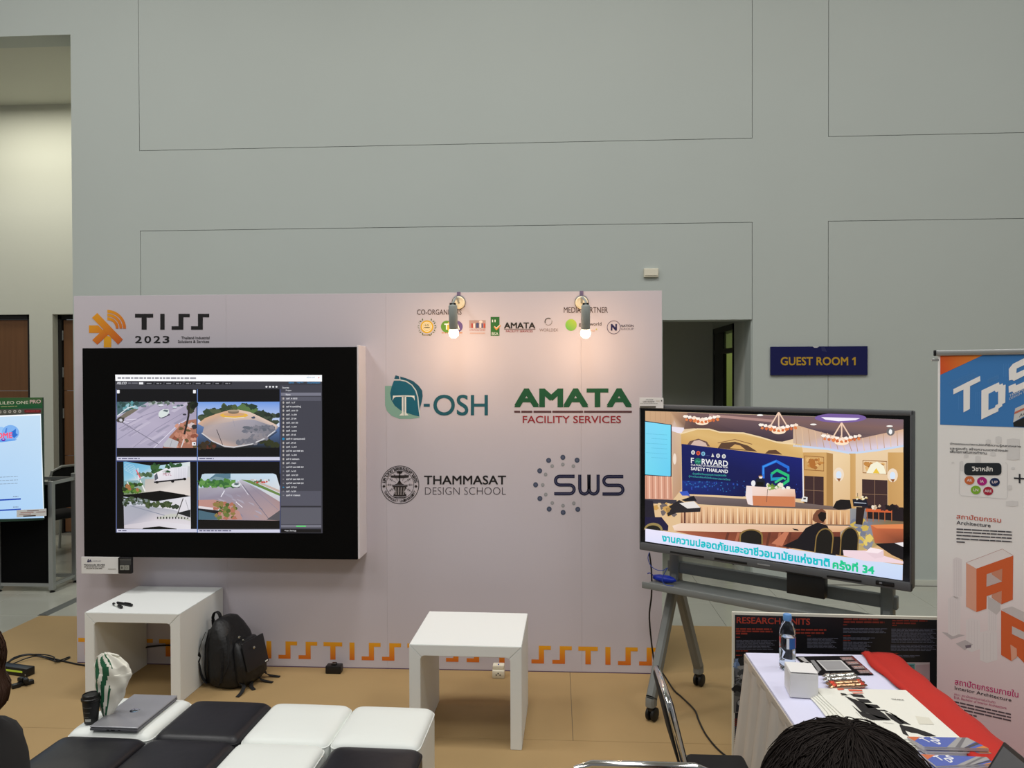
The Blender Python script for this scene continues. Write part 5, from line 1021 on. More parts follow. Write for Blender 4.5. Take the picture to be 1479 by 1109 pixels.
for x, y, c, s_, w_ in ((373, 680, (206, 108, 56), 'AR', 34), (540, 692, (176, 26, 126), 'IA', 24), (710, 704, (16, 40, 84), 'UP', 38), (457, 808, (126, 178, 48), 'LN', 34), (622, 822, (168, 26, 56), 'ARE', 48)):
    p.disc(x, y, 67, 57, c, 2); p.text(s_, (x-w_, y+16), (x+w_, y+20), (x-w_, y-20), (236, 220, 220), 3, bold=.015)
p.poly([(966, 640), (1140, 650), (1140, 672), (966, 662)], TX, 2); p.rect(1030, 595, 1054, 718, TX, 2)
p.k = K(1340, 730, 4.436)
p.text('สถาปัตยกรรม', (184, 84), (470, 110), (184, 52), (200, 92, 70), 2, bold=.008); p.text('Architecture', (184, 120), (403, 140), (184, 96), (40, 42, 54), 2, bold=.008)
for i, y in enumerate((146, 165, 186, 208, 228)): p.bars(184, y, 540 if i < 4 else 238, y+8, (74, 74, 80), 2, i+11, .055, 22, 70, 3)
ORG, ORL = (214, 100, 50), (224, 166, 140)
p.poly([(246, 366), (478, 278), (548, 320), (312, 404)], (234, 229, 226), 1.5); p.stroke([(246, 366), (478, 278), (548, 320)], 2, (186, 130, 116), 2)
p.poly([(246, 366), (312, 404), (312, 682), (246, 646)], ORL, 2)
p.poly([(312, 404), (548, 320), (545, 602), (472, 632), (474, 546), (378, 580), (376, 660), (312, 682)], ORG, 2)
p.poly([(378, 440), (478, 404), (476, 486), (376, 520)], (200, 184, 178), 3); p.poly([(410, 428), (478, 404), (476, 486), (410, 440)], (204, 140, 112), 3.4)
p.poly([(410, 570), (474, 546), (472, 632), (410, 590)], (206, 146, 120), 2.4); p.poly([(385, 580), (466, 630), (466, 670), (440, 700), (385, 660)], (198, 194, 192), 1.2)
p.poly([(470, 664), (540, 646), (700, 720), (700, 760), (617, 764)], (204, 198, 196), 1.5); p.poly([(470, 670), (700, 790), (700, 1090), (570, 960), (536, 996), (470, 956)], ORG, 2); p.poly([(530, 890), (570, 916), (572, 970), (536, 996)], ORL, 3); p.poly([(540, 772), (700, 850), (700, 900), (540, 822)], (202, 194, 190), 3)
for x0, y0, w_, h_ in ((130, 580, 80, 240), (160, 330, 60, 250), (245, 720, 90, 200), (385, 640, 60, 160), (335, 800, 110, 190)):
    p.poly([(x0, y0+14), (x0+w_*.4, y0), (x0+w_, y0+14), (x0+w_, y0+h_), (x0+w_*.4, y0+h_+18), (x0, y0+h_)], (226, 221, 220), .6); 
    for j in range(4): p.stroke([(x0+w_*(.2+.2*j), y0+16), (x0+w_*(.2+.2*j), y0+h_)], 1.6, (212, 206, 206), .9)
p.poly([(180, 884), (240, 860), (290, 890), (236, 926)], (190, 184, 184), .8); p.poly([(240, 896), (280, 890), (276, 910), (244, 914)], (120, 110, 120), 1.3)
p.poly([(90, 810), (240, 830), (150, 858)], (190, 184, 184), .5)
p.k = K(1270, 960, 7.077)
p.text('สถาปัตยกรรมภายใน', (772, 200), (1422, 336), (772, 130), (190, 40, 110), 2, bold=.008); p.text('Interior Architecture', (772, 250), (1350, 378), (772, 216), (50, 44, 50), 2, bold=.008)
p.text('สถ.บ. สถาปัตยกรรมภายในบัณฑิต', (766, 308), (1186, 396), (766, 282), (176, 60, 106), 2); p.text('B.IA. Bachelor of Interior Architecture', (766, 344), (1300, 454), (766, 318), (176, 60, 106), 2)
for i, (y, x1) in enumerate(((368, 1346), (400, 1346), (432, 1346), (466, 996))): p.bars(766, y, x1, y+15, (84, 70, 78), 2, i+31, .225, 50, 120, 8)
p.text('ออนไล', (860, 640), (996, 648), (860, 590), (110, 80, 100), 2)
# pale pink fading towards the foot of the sheet is printed on it
p.uvpoly([(.001, .1), (BWD-.001, .1), (BWD-.001, 1.15), (.001, 1.15)], [(206, 158, 168), (206, 158, 168), (238, 237, 234), (238, 237, 234)], 0)
p.build('print', PRINT, t)

# ------------------------------------------------------------------ display table with skirted cloth
TZ = .73; TX0, TX1, TYF, TYN = 3.985, 4.60, -1.615, -2.95
t = thing('display_table', 'narrow folding table hidden under the white skirted cloth', 'table', ((TX0+TX1)/2, (TYF+TYN)/2, .003))
obj('tabletop', bbox((TX0+.012, TYN+.012, TZ-.035), (TX1-.012, TYF-.012, TZ-.006), .004, 1), mat('table_board_grey', (160, 158, 152), .6), t, w=True)
for x in (TX0+.06, TX1-.06):
    for y in (TYN+.1, TYF-.1): obj('leg', tube([(x, y, .003), (x, y, TZ-.036)], .014, 10), chrome, t, w=True, smooth='a')
t = thing('tablecloth', 'white tablecloth with pleated satin skirt over the narrow table', 'tablecloth', ((TX0+TX1)/2, (TYF+TYN)/2, .003))
b = BM(); nx, ny_ = 20, 40; g = []; R = random.Random(2)
for i in range(nx+1):
    row = []
    for j in range(ny_+1):
        x = TX0+(TX1-TX0)*i/nx; y = TYN+(TYF-TYN)*j/ny_; row.append(b.verts.new((x, y, TZ-.0022+.0012*math.sin(x*31+y*9)*math.sin(y*17)*(0 < i < nx and 0 < j < ny_))))
    g.append(row)
for i in range(nx):
    for j in range(ny_): b.faces.new((g[i][j], g[i+1][j], g[i+1][j+1], g[i][j+1]))
ed = [g[i][0] for i in range(nx+1)]+[g[nx][j] for j in range(1, ny_+1)]+[g[i][ny_] for i in range(nx-1, -1, -1)]+[g[0][j] for j in range(ny_-1, 0, -1)]
cxm, cym = (TX0+TX1)/2, (TYF+TYN)/2
low = [b.verts.new((v.co.x+math.copysign(.003, v.co.x-cxm)*(abs(v.co.x-cxm) > .29), v.co.y+math.copysign(.003, v.co.y-cym)*(abs(v.co.y-cym) > .65), TZ-.03)) for v in ed]
n = len(ed)
for k in range(n): b.faces.new((ed[k], ed[(k+1) % n], low[(k+1) % n], low[k]))
obj('cloth_top', b, clothw, t, w=True, smooth='a')
# pleated skirt: a rippled sheet hung round the edge
per = [(TX0, TYN, TX1, TYN), (TX1, TYN, TX1, TYF), (TX1, TYF, TX0, TYF), (TX0, TYF, TX0, TYN)]
b = BM(); cols_ = []; R = random.Random(6); s_acc = 0
for x0, y0, x1, y1 in per:
    L = math.hypot(x1-x0, y1-y0); m = int(L/.007); ux, uy = (x1-x0)/L, (y1-y0)/L; nx_, ny2 = uy, -ux
    for i in range(m):
        s_ = L*i/m; ph = (s_acc+s_)*2*PI/.15; col_ = []
        for k in range(9):
            f = k/8; z = (TZ-.028)*(1-f)+.006*f; am = .008+.044*f**.8; w0 = math.sin(ph+.8*math.sin((s_acc+s_)*7))
            off = .004+.05*f**1.3+am*(abs(w0)**.6*math.copysign(1, w0)+1)*.5+.014*f*math.sin((s_acc+s_)*11)
            edge = min(1, min(s_, L-s_)/.03)
            col_.append(b.verts.new((x0+ux*s_+nx_*off*(.3+.7*edge), y0+uy*s_+ny2*off*(.3+.7*edge), z)))
        cols_.append(col_)
    s_acc += L
n = len(cols_)
for i in range(n):
    A_, B_ = cols_[i], cols_[(i+1) % n]
    for k in range(8): b.faces.new((A_[k], B_[k], B_[k+1], A_[k+1]))
obj('skirt', b, skirtm, t, w=True, smooth=True, label='pleated grey satin skirt')
hem = mat('beige_hem', (190, 180, 166), .7)
for x0, y0, x1, y1 in ((TX0-.008, TYN, TX0-.003, TYF), (TX0, TYF+.003, TX1, TYF+.008)): obj('hem_band', bbox((x0, y0, TZ-.05), (x1, y1, TZ-.006), .002, 1), hem, t, w=True, label='beige hem band under the table edge')
# red runner
b = BM(); cols_ = []
prof = lambda j: [(4.462-.012*math.sin(j*.3), TZ+.004), (4.475, TZ+.013), (4.488, TZ+.012), (4.50, TZ+.007), (4.53, TZ+.009+.003*math.sin(j)), (4.565, TZ+.008), (4.59, TZ+.006), (4.612, TZ-.006), (4.632, TZ-.03), (4.64, TZ-.12), (4.648, TZ-.25)]
for j in range(37):
    y = TYF-.003-(1.0)*j/36; dx = -.02*(j/36)
    cols_.append([b.verts.new((x+dx*(i < 7)+.004*math.sin(j*.9+i), y, z)) for i, (x, z) in enumerate(prof(j))])
for A_, B_ in zip(cols_, cols_[1:]):
    for k in range(10): b.faces.new((A_[k], B_[k], B_[k+1], A_[k+1]))
o = obj('red_runner', b, redcloth, smooth=True); md = o.modifiers.new('thick', 'SOLIDIFY'); md.thickness = .003; md.offset = 1
tag(recentre(o), 'folded red cloth runner along the table edge by the banner', 'cloth')
ZC = TZ+.001
# bottle
c = onz(1137, 952, ZC)
t = thing('water_bottle', 'clear plastic water bottle with blue cap on the white table', 'bottle', (4.106, -1.79, ZC+.001))
prof = [(.02, 0), (.028, .002), (.031, .012), (.0315, .03), (.029, .034), (.0315, .04), (.0315, .075), (.0295, .08), (.0315, .085), (.0315, .135), (.031, .145), (.0275, .165), (.02, .182), (.0145, .19), (.0135, .196), (.0135, .2), (.0, .2)]
obj('bottle_body', lathe(prof, 32), glass, t, smooth=True)
obj('water', lathe([(.019, .003), (.029, .006), (.0298, .014), (.0298, .128), (.0, .128)], 28), mat('water', (236, 246, 250), .02, trans=1, ior=1.33), t, smooth='a')
obj('cap', lathe([(.0155, .192), (.0165, .194), (.0165, .214), (.015, .217), (0, .217)], 20), mat('blue_cap', (96, 150, 210), .4), t, smooth='a')
n = 18; v = []; fc = []
for i in range(n+1):
    a = -PI*.62+PI*.62*i/n
    for z in (.086, .128): v.append((.0322*math.cos(a), .0322*math.sin(a), z))
me = bpy.data.meshes.new('bottle_label'); me.from_pydata(v, [], [(2*i, 2*i+2, 2*i+3, 2*i+1) for i in range(n)])
cl = []
for i in range(n):
    c_ = (186, 96, 116) if i in (12, 13, 14) else ((226, 232, 240) if i < 3 else (36, 92, 160))
    cl += list(lin(c_))*4
at = me.color_attributes.new('Col', 'FLOAT_COLOR', 'CORNER'); at.data.foreach_set('color', cl); obj('bottle_label', me, GLOSSPRINT, t, smooth=True, label='blue and pink paper label')
# white box
q0 = onz(1141, 1007, ZC); q1 = onz(1179, 1010, ZC)
d = q1-q0; L = .098; rz = math.atan2(d.y, d.x)+.04
t = thing('paper_box', 'plain white cardboard box in front of the water bottle', 'box', (q0.x, q0.y, ZC), rz)
obj('box_body', bbox((0, 0, 0), (L, .11, .088), .0015, 1), papercard, t)
lidF = Matrix.Translation((0, .11, .0885)) @ Matrix.Rotation(-.035, 4, 'X')
obj('box_lid', bbox((.001, -.1105, 0), (L-.001, 0, .0016), .0005, 1, lidF), papercard, t)
obj('tuck_flap', bbox((L*.55, -.0008, .07), (L-.003, .0004, .086), .0003, 1), papercard, t)
# leaflet (its code square stays blank)
lq = [onz(x, y, ZC+.0016) for x, y in ((1148, 948), (1231, 946.5), (1262, 974), (1176, 974))]
b = BM(); vs = [b.verts.new(q) for q in (lq[3], lq[2], lq[1], lq[0])]; fz = b.faces.new(vs); rr = bmesh.ops.extrude_face_region(b, geom=[fz])
for q in rr['geom']:
    if isinstance(q, bmesh.types.BMVert): q.co.z -= .0012
lf = thing('leaflet', 'black printed leaflet with a blank white square on the table', 'leaflet', ((lq[0].x+lq[2].x)/2, (lq[0].y+lq[2].y)/2, ZC))
obj('sheet', b, mat('leaflet_black_ink', (14, 12, 15), .8, spec=.15), lf, w=True)
p = Print((lq[3].x, lq[3].y, ZC+.0017), X1, Y1, Z1); p.k = K(1100, 920, 7.395)
p.poly([(585, 250), (850, 248), (962, 356), (690, 360)], (206, 206, 206), 1); p.poly([(604, 258), (840, 256), (936, 348), (700, 352)], (150, 150, 152), 2)
for i in range(4): y = 215+i*46; x = 830+i*62; p.poly([(x, y), (x+126, y-4), (x+160, y+32), (x+36, y+36)], (120, 100, 100), 1); p.bars(x+30, y+8, x+130, y+14, (196, 150, 140), 2, i, 0, 20, 40, 6); p.bars(x+40, y+20, x+140, y+26, (186, 180, 180), 2, i+4, 0, 20, 40, 6)
p.poly([(950, 210), (970, 206), (1190, 394), (1160, 396)], (110, 30, 30), .8)
for i in range(3): x = 390+i*48; y = 220+i*50; p.poly([(x, y), (x+60, y-4), (x+130, y+60), (x+96, y+66)], (170, 168, 168), 1)
p.poly([(520, 250), (560, 246), (640, 350), (610, 372)], (130, 130, 132), 1)
p.build('print', PRINT, lf)
# wrapped snack sticks
foil = mat('silver_foil', (200, 200, 196), .22, metal=1, bump=.5, bscale=110, bdist=.002); foil2 = mat('copper_foil', (190, 150, 116), .25, metal=1, bump=.5, bscale=110, bdist=.002); redfoil = mat('red_foil', (200, 70, 50), .3, metal=.6, bump=1, bscale=160)
for i, (xa, ya, xb, yb, m, lab) in enumerate(((1188, 977, 1238, 974.5, foil, 'silver foil snack stick farthest from the tote bags'), (1189, 982, 1242, 979, foil, 'silver foil snack stick second from the leaflet'), (1194, 988, 1248, 984.5, foil2, 'copper coloured snack stick with red wrapper ends'), (1197, 991.5, 1252, 989, foil2, 'copper coloured snack stick nearest the tote bags'))):
    a = onz(xa, ya, ZC+.01); b_ = onz(xb, yb, ZC+.01); d = b_-a; L = d.length
    t = thing('snack_stick', lab, 'snack', (a.x, a.y, ZC+.0105), math.atan2(d.y, d.x), 'foil wrapped snack sticks on the table')
    R = random.Random(i); n = 22
    secs = []
    for k in range(n):
        f = k/(n-1); e = min(f, 1-f); rad = .0035+.0062*min(1, e*9) + R.uniform(-.0012, .0012)
        secs.append([V((L*f, (rad*(1.25 if e > .08 else 2.2))*math.cos(2*PI*q/12)+R.uniform(-.0008, .0008), (rad*(.95 if e > .08 else .3))*math.sin(2*PI*q/12)+R.uniform(-.0008, .0008))) for q in range(12)])
    obj('wrapper', loft(secs), m, t, smooth=True)
    for x0, x1 in ((.012, .03), (L-.03, L-.012)): obj('wrapper_band', lathe([(.0085, x0), (.0112, x0+.002), (.0112, x1-.002), (.0085, x1)], 12, Matrix.Rotation(PI/2, 4, 'Y')), redfoil if i > 1 else foil, t, smooth=True)
# tote bags, one on the other, each slipped a little left of the one above
tq = [onz(x, y, ZC+.02) for x, y in ((1178, 994), (1303, 992), (1384, 1063), (1250, 1058))]
lay = ['lowest', 'second lowest', 'middle', 'second highest', 'topmost']
for i in range(5):
    k = 4-i; dx = V((-.009*k, -.008*k, 0)); z0 = ZC+.0005+.0042*i
    x0, x1 = tq[0].x, tq[1].x; y1, y0 = tq[0].y, tq[2].y-.03
    b = BM(); nx, ny_ = 12, 14; top, bot = [], []
    R = random.Random(i+20)
    for a in range(nx+1):
        rt, rb = [], []
        for c_ in range(ny_+1):
            u, w_ = a/nx, c_/ny_
            xl = tq[3].x-.02+(tq[0].x-tq[3].x+.02)*w_; xr = tq[2].x+(tq[1].x-tq[2].x)*w_
            x = xl+(xr-xl)*u+dx.x+.003*math.sin(w_*9+i)*(u < .1); y = y0+(y1-y0)*w_+dx.y
            zz = z0+.0006*math.sin(u*9+i)*math.sin(w_*8+i*2)+.0006
            rt.append(b.verts.new((x, y, zz+.0028))); rb.append(b.verts.new((x, y, z0)))
        top.append(rt); bot.append(rb)
    for a in range(nx):
        for c_ in range(ny_): b.faces.new((top[a][c_], top[a+1][c_], top[a+1][c_+1], top[a][c_+1])); b.faces.new((bot[a][c_], bot[a][c_+1], bot[a+1][c_+1], bot[a+1][c_]))
    for a in range(nx): b.faces.new((top[a][0], bot[a][0], bot[a+1][0], top[a+1][0])); b.faces.new((top[a][ny_], top[a+1][ny_], bot[a+1][ny_], bot[a][ny_]))
    for c_ in range(ny_): b.faces.new((top[0][c_], top[0][c_+1], bot[0][c_+1], bot[0][c_])); b.faces.new((top[nx][c_], bot[nx][c_], bot[nx][c_+1], top[nx][c_+1]))
    t = thing('tote_bag', 'cream canvas tote bag, %s of the flat stack on the table' % lay[i]+(', black lettering showing' if i == 4 else ''), 'tote bag', ((x0+x1)/2+dx.x, (y0+y1)/2, z0), 0, 'tote bags stacked flat on the table')
    obj('bag_cloth', b, canvas, t, w=True, smooth='a')
    obj('handle_strap', bbox((x0+dx.x+.06, y1+dx.y-.03, z0+.0005), (x0+dx.x+.085, y1+dx.y+.004, z0+.003), .0005, 1), canvas, t, w=True)
ZB = ZC+.0005+.0042*4+.0041
p = Print((tq[3].x, tq[3].y, ZB), X1, Y1, Z1); p.k = K(1040, 850, 3.369); BK = (26, 25, 26)
p.poly([(568, 487), (598, 486), (606, 492), (576, 494)], (214, 96, 70), 1); p.poly([(622, 490), (690, 492), (694, 500), (630, 500)], (214, 90, 66), 1); p.poly([(640, 506), (690, 504), (700, 510), (650, 512)], (220, 130, 110), 1)
for q in ([(585, 508), (612, 512), (620, 520), (592, 518)], [(632, 512), (692, 516), (706, 532), (650, 526)], [(606, 522), (640, 534), (700, 556), (760, 584), (800, 610), (832, 640), (770, 632), (720, 606), (690, 600), (650, 556)], [(660, 534), (720, 540), (740, 556), (690, 556)], [(700, 560), (764, 566), (780, 580), (720, 582)], [(745, 588), (800, 590), (860, 620), (890, 656), (930, 664), (880, 640), (820, 600)], [(640, 566), (680, 598), (800, 630), (826, 640), (740, 640), (690, 620)], [(800, 600), (856, 622), (896, 656), (880, 662), (830, 632)], [(872, 662), (940, 676), (1010, 700), (1052, 718), (1000, 718), (960, 704), (930, 700), (900, 690), (920, 720), (890, 706)]): p.poly(q, BK, 1)
for i in range(7): p.stroke([(660+i*22, 600+i*12), (700+i*22, 640+i*12)], 1.2, (150, 148, 142), .8); p.stroke([(590+i*34, 520+i*22), (640+i*34, 512+i*24)], 1.2, (150, 148, 142), .8)
p.text('TDS-ARTA', (836, 541), (896, 545), (832, 535), (70, 68, 66), 1, bold=.01)
p.poly([(950, 620), (1016, 628), (1042, 662), (970, 660)], (216, 213, 198), .6)
p.build('print', PRINT, t)
# brochures, two stacks
def brochure_stack(px, n, label, jit, seed, z0):
    qs = [onz(x, y, z0+.0042*n) for x, y in px]; R = random.Random(seed); c = (qs[0]+qs[1]+qs[2]+qs[3])/4
    for i in range(n):
        off = V((R.uniform(-jit, jit)+.002*(n-1-i), R.uniform(-jit, jit)*.6, 0)); z = z0+.0042*i
        if i == n-1: off = V((0, 0, 0))
        b = BM(); b_ = [b.verts.new((q.x+off.x, q.y+off.y, z)) for q in qs]; a_ = [b.verts.new((q.x+off.x, q.y+off.y, z+.0038)) for q in qs]
        b.faces.new(a_[::-1]); b.faces.new(b_)
        for k in range(4): b.faces.new((a_[k], a_[(k+1) % 4], b_[(k+1) % 4], b_[k]))
        w_ = 'topmost' if i == n-1 else 'lowest' if i == 0 else ('second from the bottom' if i == 1 else '%s from the top' % {n-2: 'second', n-3: 'third', n-4: 'fourth'}[i])
        t = thing('brochure', 'blue printed brochure, %s of the %s' % (w_, label), 'brochure', (c.x+off.x, c.y+off.y, z), 0, 'brochures in the '+label)
        obj('pages', b, mat('brochure_pages', (190, 186, 182), .5), t, w=True)
        P2 = Print((qs[3].x+off.x, qs[3].y+off.y, z+.0039), X1, Y1, Z1, .0001)
        E0, E1, E2, E3 = [((q-qs[3]).x, (q-qs[3]).y) for q in qs]   # far left, far right, near right, near left
        bl = lambda u, w2: tuple((E3[k]*(1-u)+E2[k]*u)*(1-w2)+(E0[k]*(1-u)+E1[k]*u)*w2 for k in (0, 1))
        PP = lambda pts, col, L_: P2.uvpoly([bl(*q) for q in pts], col, L_)
        PP([(0, 0), (1, 0), (1, 1), (0, 1)], (84, 102, 178), 0)
        PP([(0, .55), (.0, 1), (.22, 1)], (206, 110, 70), 1); PP([(.35, 0), (.62, 0), (1, .62), (1, 1), (.84, 1)], (160, 158, 158), 1); PP([(.62, 0), (.70, 0), (1, .40), (1, .56)], (70, 70, 76), 2); PP([(.8, 0), (1, 0), (1, .25)], (206, 130, 60), 2); PP([(.48, 0), (.56, 0), (.98, 1), (.92, 1)], (110, 108, 112), 2)
        def ltr(ch, u0, u1, w0, w1):
            a = V(bl(u0, w0)); bx = V(bl(u1, w0+.1))-a; cx2 = V(bl(u0-.02, w1))-a; vs2, fs2 = text2d(ch, 3)
            for o_, (dx, dy) in enumerate(((-.05, -.05), (.05, -.05), (.05, .05), (-.05, .05), (0, 0))): P2.raw([tuple(a+bx*(x+dx)+cx2*(y+dy)) for x, y in vs2], fs2, (232, 232, 236), 3+.05*o_)
        if i == n-1: ltr('T', .17, .27, .44, .84); ltr('D', .30, .38, .26, .64); ltr('S', .375, .45, .56, .94)
        P2.build('cover_print', GLOSSPRINT, t)
brochure_stack(((1310, 1063.5), (1397, 1065), (1428, 1080.5), (1335, 1078)), 6, 'brochure stack near the tote bags', .004, 3, ZC+.001)
brochure_stack(((1330, 1089), (1425, 1093), (1436, 1103), (1352, 1106)), 6, 'brochure stack nearest the camera', .004, 4, ZC+.001)
# open laptop at the table's near end, its screen facing along the table's short side and leaning back
P0 = onz(1411, 1132, ZC+.014); T_ = on_plane(1449.5, 1070.5, (0, P0.y, 0), Y1); up_ = (T_-P0); hl = up_.length; up_.normalize(); nn_ = up_.cross(Y1)*-1
t = thing('laptop', 'dark edged open laptop at the bottom right corner of the table', 'laptop', (P0.x, P0.y-.15, ZC))
nn_ = V((-up_.z, 0, up_.x))
FL = frame(P0, -Y1, up_, nn_)
obj('screen_lid', bbox((0, 0, -.008), (.31, hl, 0), .003, 2, FL), blackplastic, t, w=True, smooth='a')
obj('screen_glass', bbox((.011, .012, .0001), (.299, hl-.011, .0012), 0, 1, FL), mat('screen_glass_grey', (84, 86, 88), .3), t, w=True)
obj('keyboard_base', bbox((P0.x-hl-.01, P0.y-.31, ZC), (P0.x+.004, P0.y, ZC+.014), .004, 2), mat('laptop_base_grey', (120, 120, 126), .45, metal=.5), t, w=True, smooth='a')
obj('keyboard', bbox((P0.x-.10, P0.y-.285, ZC+.0138), (P0.x-.02, P0.y-.025, ZC+.0152), .0005, 1), blackplastic, t, w=True)

# ------------------------------------------------------------------ chairs
def conf_chair(label, x, y, rz, w_=.42, sd=.40, top=.82, group=None, sz=.46):
    """local: faces +y, origin below the seat's middle"""
    t = thing('chair', label, 'chair', (x, y, .003), rz, group)
    obj('seat', bbox((-w_/2, -sd/2, sz-.045), (w_/2, sd/2, sz), .02, 3), blackcloth, t, smooth='a')
    by = -sd/2-.03; lean = .12
    Mb = Matrix.Translation((0, by, sz)) @ Matrix.Rotation(lean+.12, 4, 'X')
    hb = (top-sz)/math.cos(lean+.12)
    obj('backrest', bbox((-w_/2+.012, -.018, .1), (w_/2-.012, .016, hb-.014), .014, 3, Mb), blackcloth, t, smooth='a')
    q = [Mb @ V(p_) for p_ in ((-w_/2, 0, -.02), (-w_/2, 0, .1), (-w_/2, 0, hb-.06), (-w_/2+.012, 0, hb-.018), (-w_/2+.055, 0, hb), (w_/2-.055, 0, hb), (w_/2-.012, 0, hb-.018), (w_/2, 0, hb-.06), (w_/2, 0, .1), (w_/2, 0, -.02))]
    obj('back_frame', tube(q, .0115, 10), chrome, t, smooth='a')
    for sx in (-1, 1):
        obj('leg', tube(smooth_path([(sx*w_/2, by+.02, sz-.03), (sx*(w_/2+.004), by-.0, sz-.14), (sx*(w_/2+.012), by-.09, 0)], 4), .0115, 9), chrome, t, smooth='a')
        obj('leg', tube(smooth_path([(sx*(w_/2+.012), by+.02, sz-.03), (sx*(w_/2+.013), sd/2-.05, sz-.035), (sx*(w_/2+.013), sd/2-.01, sz-.09), (sx*(w_/2+.016), sd/2+.02, 0)], 4), .0115, 9), chrome, t, smooth='a')
    obj('stretcher', tube([(-w_/2-.008, by-.05, .2), (w_/2+.008, by-.05, .2)], .009, 8), chrome, t, smooth='a')
    return t
conf_chair('chrome framed black chair in front of the black ottoman row end', 3.43, -2.40, 0, .40, .40, .79)
conf_chair('chrome framed black chair seen edge on beside the table skirt', 3.785, -2.12, -PI/2, .34, .22, .80)

# ------------------------------------------------------------------ stand with a touch screen at far left
t = thing('display_counter', 'aluminium framed counter with black panels at the far left', 'counter', (-1.55, 1.78, .0))
fx0, fx1, fy0, fy1, fh = -1.765, -1.275, 1.62, 1.945, .985
for x, y in ((fx0, fy0), (fx1, fy0), (fx1, fy1), (fx0, fy1), (-2.25, fy0)):
    h = fh+(.03 if y == fy1 else 0)
    obj('post', bbox((x-.022, y-.022, .02), (x+.022, y+.022, h), .004, 1), alu, t, w=True); obj('foot', lathe([(.022, 0), (.022, .008), (.008, .012), (.008, .02)], 12, Matrix.Translation((x, y, 0))), blackplastic, t, w=True, smooth='a')
for z in (.065, fh-.02):
    for a, b_ in (((fx0, fy0), (fx1, fy0)), ((fx1, fy0), (fx1, fy1)), ((-2.25, fy0), (fx0, fy0)), ((fx0, fy1), (fx1, fy1))):
        obj('rail', tube([(a[0], a[1], z), (b_[0], b_[1], z)], .019, 4), alu, t, w=True)
obj('black_panel', bbox((fx0+.018, fy0-.004, .08), (fx1-.018, fy0+.004, fh-.03), .001, 1), blackfab, t, w=True); obj('black_panel', bbox((-2.24, fy0-.004, .08), (fx0-.018, fy0+.004, fh-.03), .001, 1), blackfab, t, w=True)
KA = .33; ku = V((math.cos(KA), math.sin(KA), 0)); kn = V((ku.y, -ku.x, 0)); KO = ony(61.3, 600, 1.53)
kb = on_plane(64.5, 748, KO, kn); kt = on_plane(61, 574, KO, kn); z0, z1 = .655, kt.z
t = thing('touch_kiosk', 'upright lit touch screen with a green header at the left edge', 'screen', (KO.x, KO.y, z0), KA)
wk = .62
obj('housing', bbox((-wk, .003, 0), (.0, .045, z1-z0), .004, 2), greencab, t, smooth='a')
zh = on_plane(60.5, 597.5, KO, kn).z-z0
obj('header_board', bbox((-wk, .0, zh), (.0, .012, z1-z0), .001, 1), mat('header_green', (52, 96, 48), .45), t)
obj('mount_arm', bbox((-wk/2-.04, .045, .05), (-wk/2+.04, .10, .30), .004, 1), blackplastic, t)
p = Print(KO, ku, Z1, kn); p.k = K(0, 560, 9.238)
p.poly([(-400, 175), (563, 135), (563, 268), (-400, 300)], [(44, 96, 50), (70, 100, 60), (30, 96, 60), (44, 92, 40)], 1)
p.poly([(-400, 300), (563, 270), (560, 345), (-400, 380)], (88, 88, 80), 1)
p.text('GALILEO ONE', (-115, 226), (376, 213), (-115, 186), (214, 214, 190), 3, bold=.012); p.text('PRO', (398, 211), (546, 206), (398, 162), (226, 196, 190), 3, bold=.012); p.bars(10, 246, 230, 258, (150, 160, 110), 3, 2, -.03, 40, 90, 8)
for i in range(7): x = 264-i*66; p.annulus(x, 313+i*2, 10, 20, (196, 190, 180), 3, 14); 
p.rrect(325, 292, 546, 332, 16, (120, 34, 36), 3); p.bars(345, 304, 526, 318, (170, 70, 70), 4, 3, -.02, 40, 90, 8)
p.build('header_print', GLOSSPRINT, t)
p = Print(KO, ku, Z1, kn); p.k = K(0, 560, 9.238)
p.poly([(-400, 1760), (590, 1735), (545, 350), (-400, 384)], [(168, 206, 244), (176, 212, 246), (196, 222, 244), (196, 222, 246)], 0)
p.poly([(-400, 384), (546, 348), (546, 366), (-400, 402)], (250, 252, 255), 1); p.poly([(536, 350), (546, 350), (590, 1735), (580, 1735)], (236, 246, 252), 1)
p.disc(140, 600, 116, 104, (126, 178, 240), 1); p.disc(10, 620, 90, 100, (150, 196, 244), .9); p.poly([(60, 600), (80, 540), (98, 530), (90, 600)], (80, 130, 214), 2); p.poly([(150, 590), (214, 545), (212, 606), (240, 626), (190, 670), (165, 650)], (40, 110, 206), 2); p.poly([(-60, 720), (0, 690), (230, 686), (200, 704), (20, 726)], (100, 160, 234), 1.5)
p.text('WELCOME', (-330, 690), (166, 672), (-330, 610), (244, 90, 130), 3, bold=.03); p.disc(46, 690, 28, 22, (104, 40, 170), 3.5); p.disc(46, 683, 16, 7, (214, 190, 236), 3.7)
p.k = K(0, 650, 4.438)
for i, y in enumerate((168, 190, 212)): p.bars(-100, y+8, 115, y+12, (140, 160, 180), 2, i, -.045, 12, 26, 4)
for y in (316, 382): p.poly([(-100, y+5), (134, y-8), (134, y+1), (-100, y+14)], (20, 70, 176), 2)
p.bars(84, 294, 118, 300, (130, 150, 176), 2, 8, -.04, 8, 16, 3); p.bars(84, 362, 118, 368, (130, 150, 176), 2, 9, -.04, 8, 16, 3)
p.build('screen_picture', SCREEN, t, label='lit pale blue welcome page')
ca = on_plane(24, 747, KO+kn*.012, kn); cb = on_plane(66.5, 735.5, KO+kn*.012, kn)
u0, u1 = (ca-KO).dot(ku), (cb-KO).dot(ku)
t = thing('product_card', 'white product card under the lit touch screen at left', 'sign', (KO.x, KO.y, ca.z), KA)
obj('card', bbox((u0, -.011, 0), (u1, -.0, .062), .0006, 1), papercard, t)
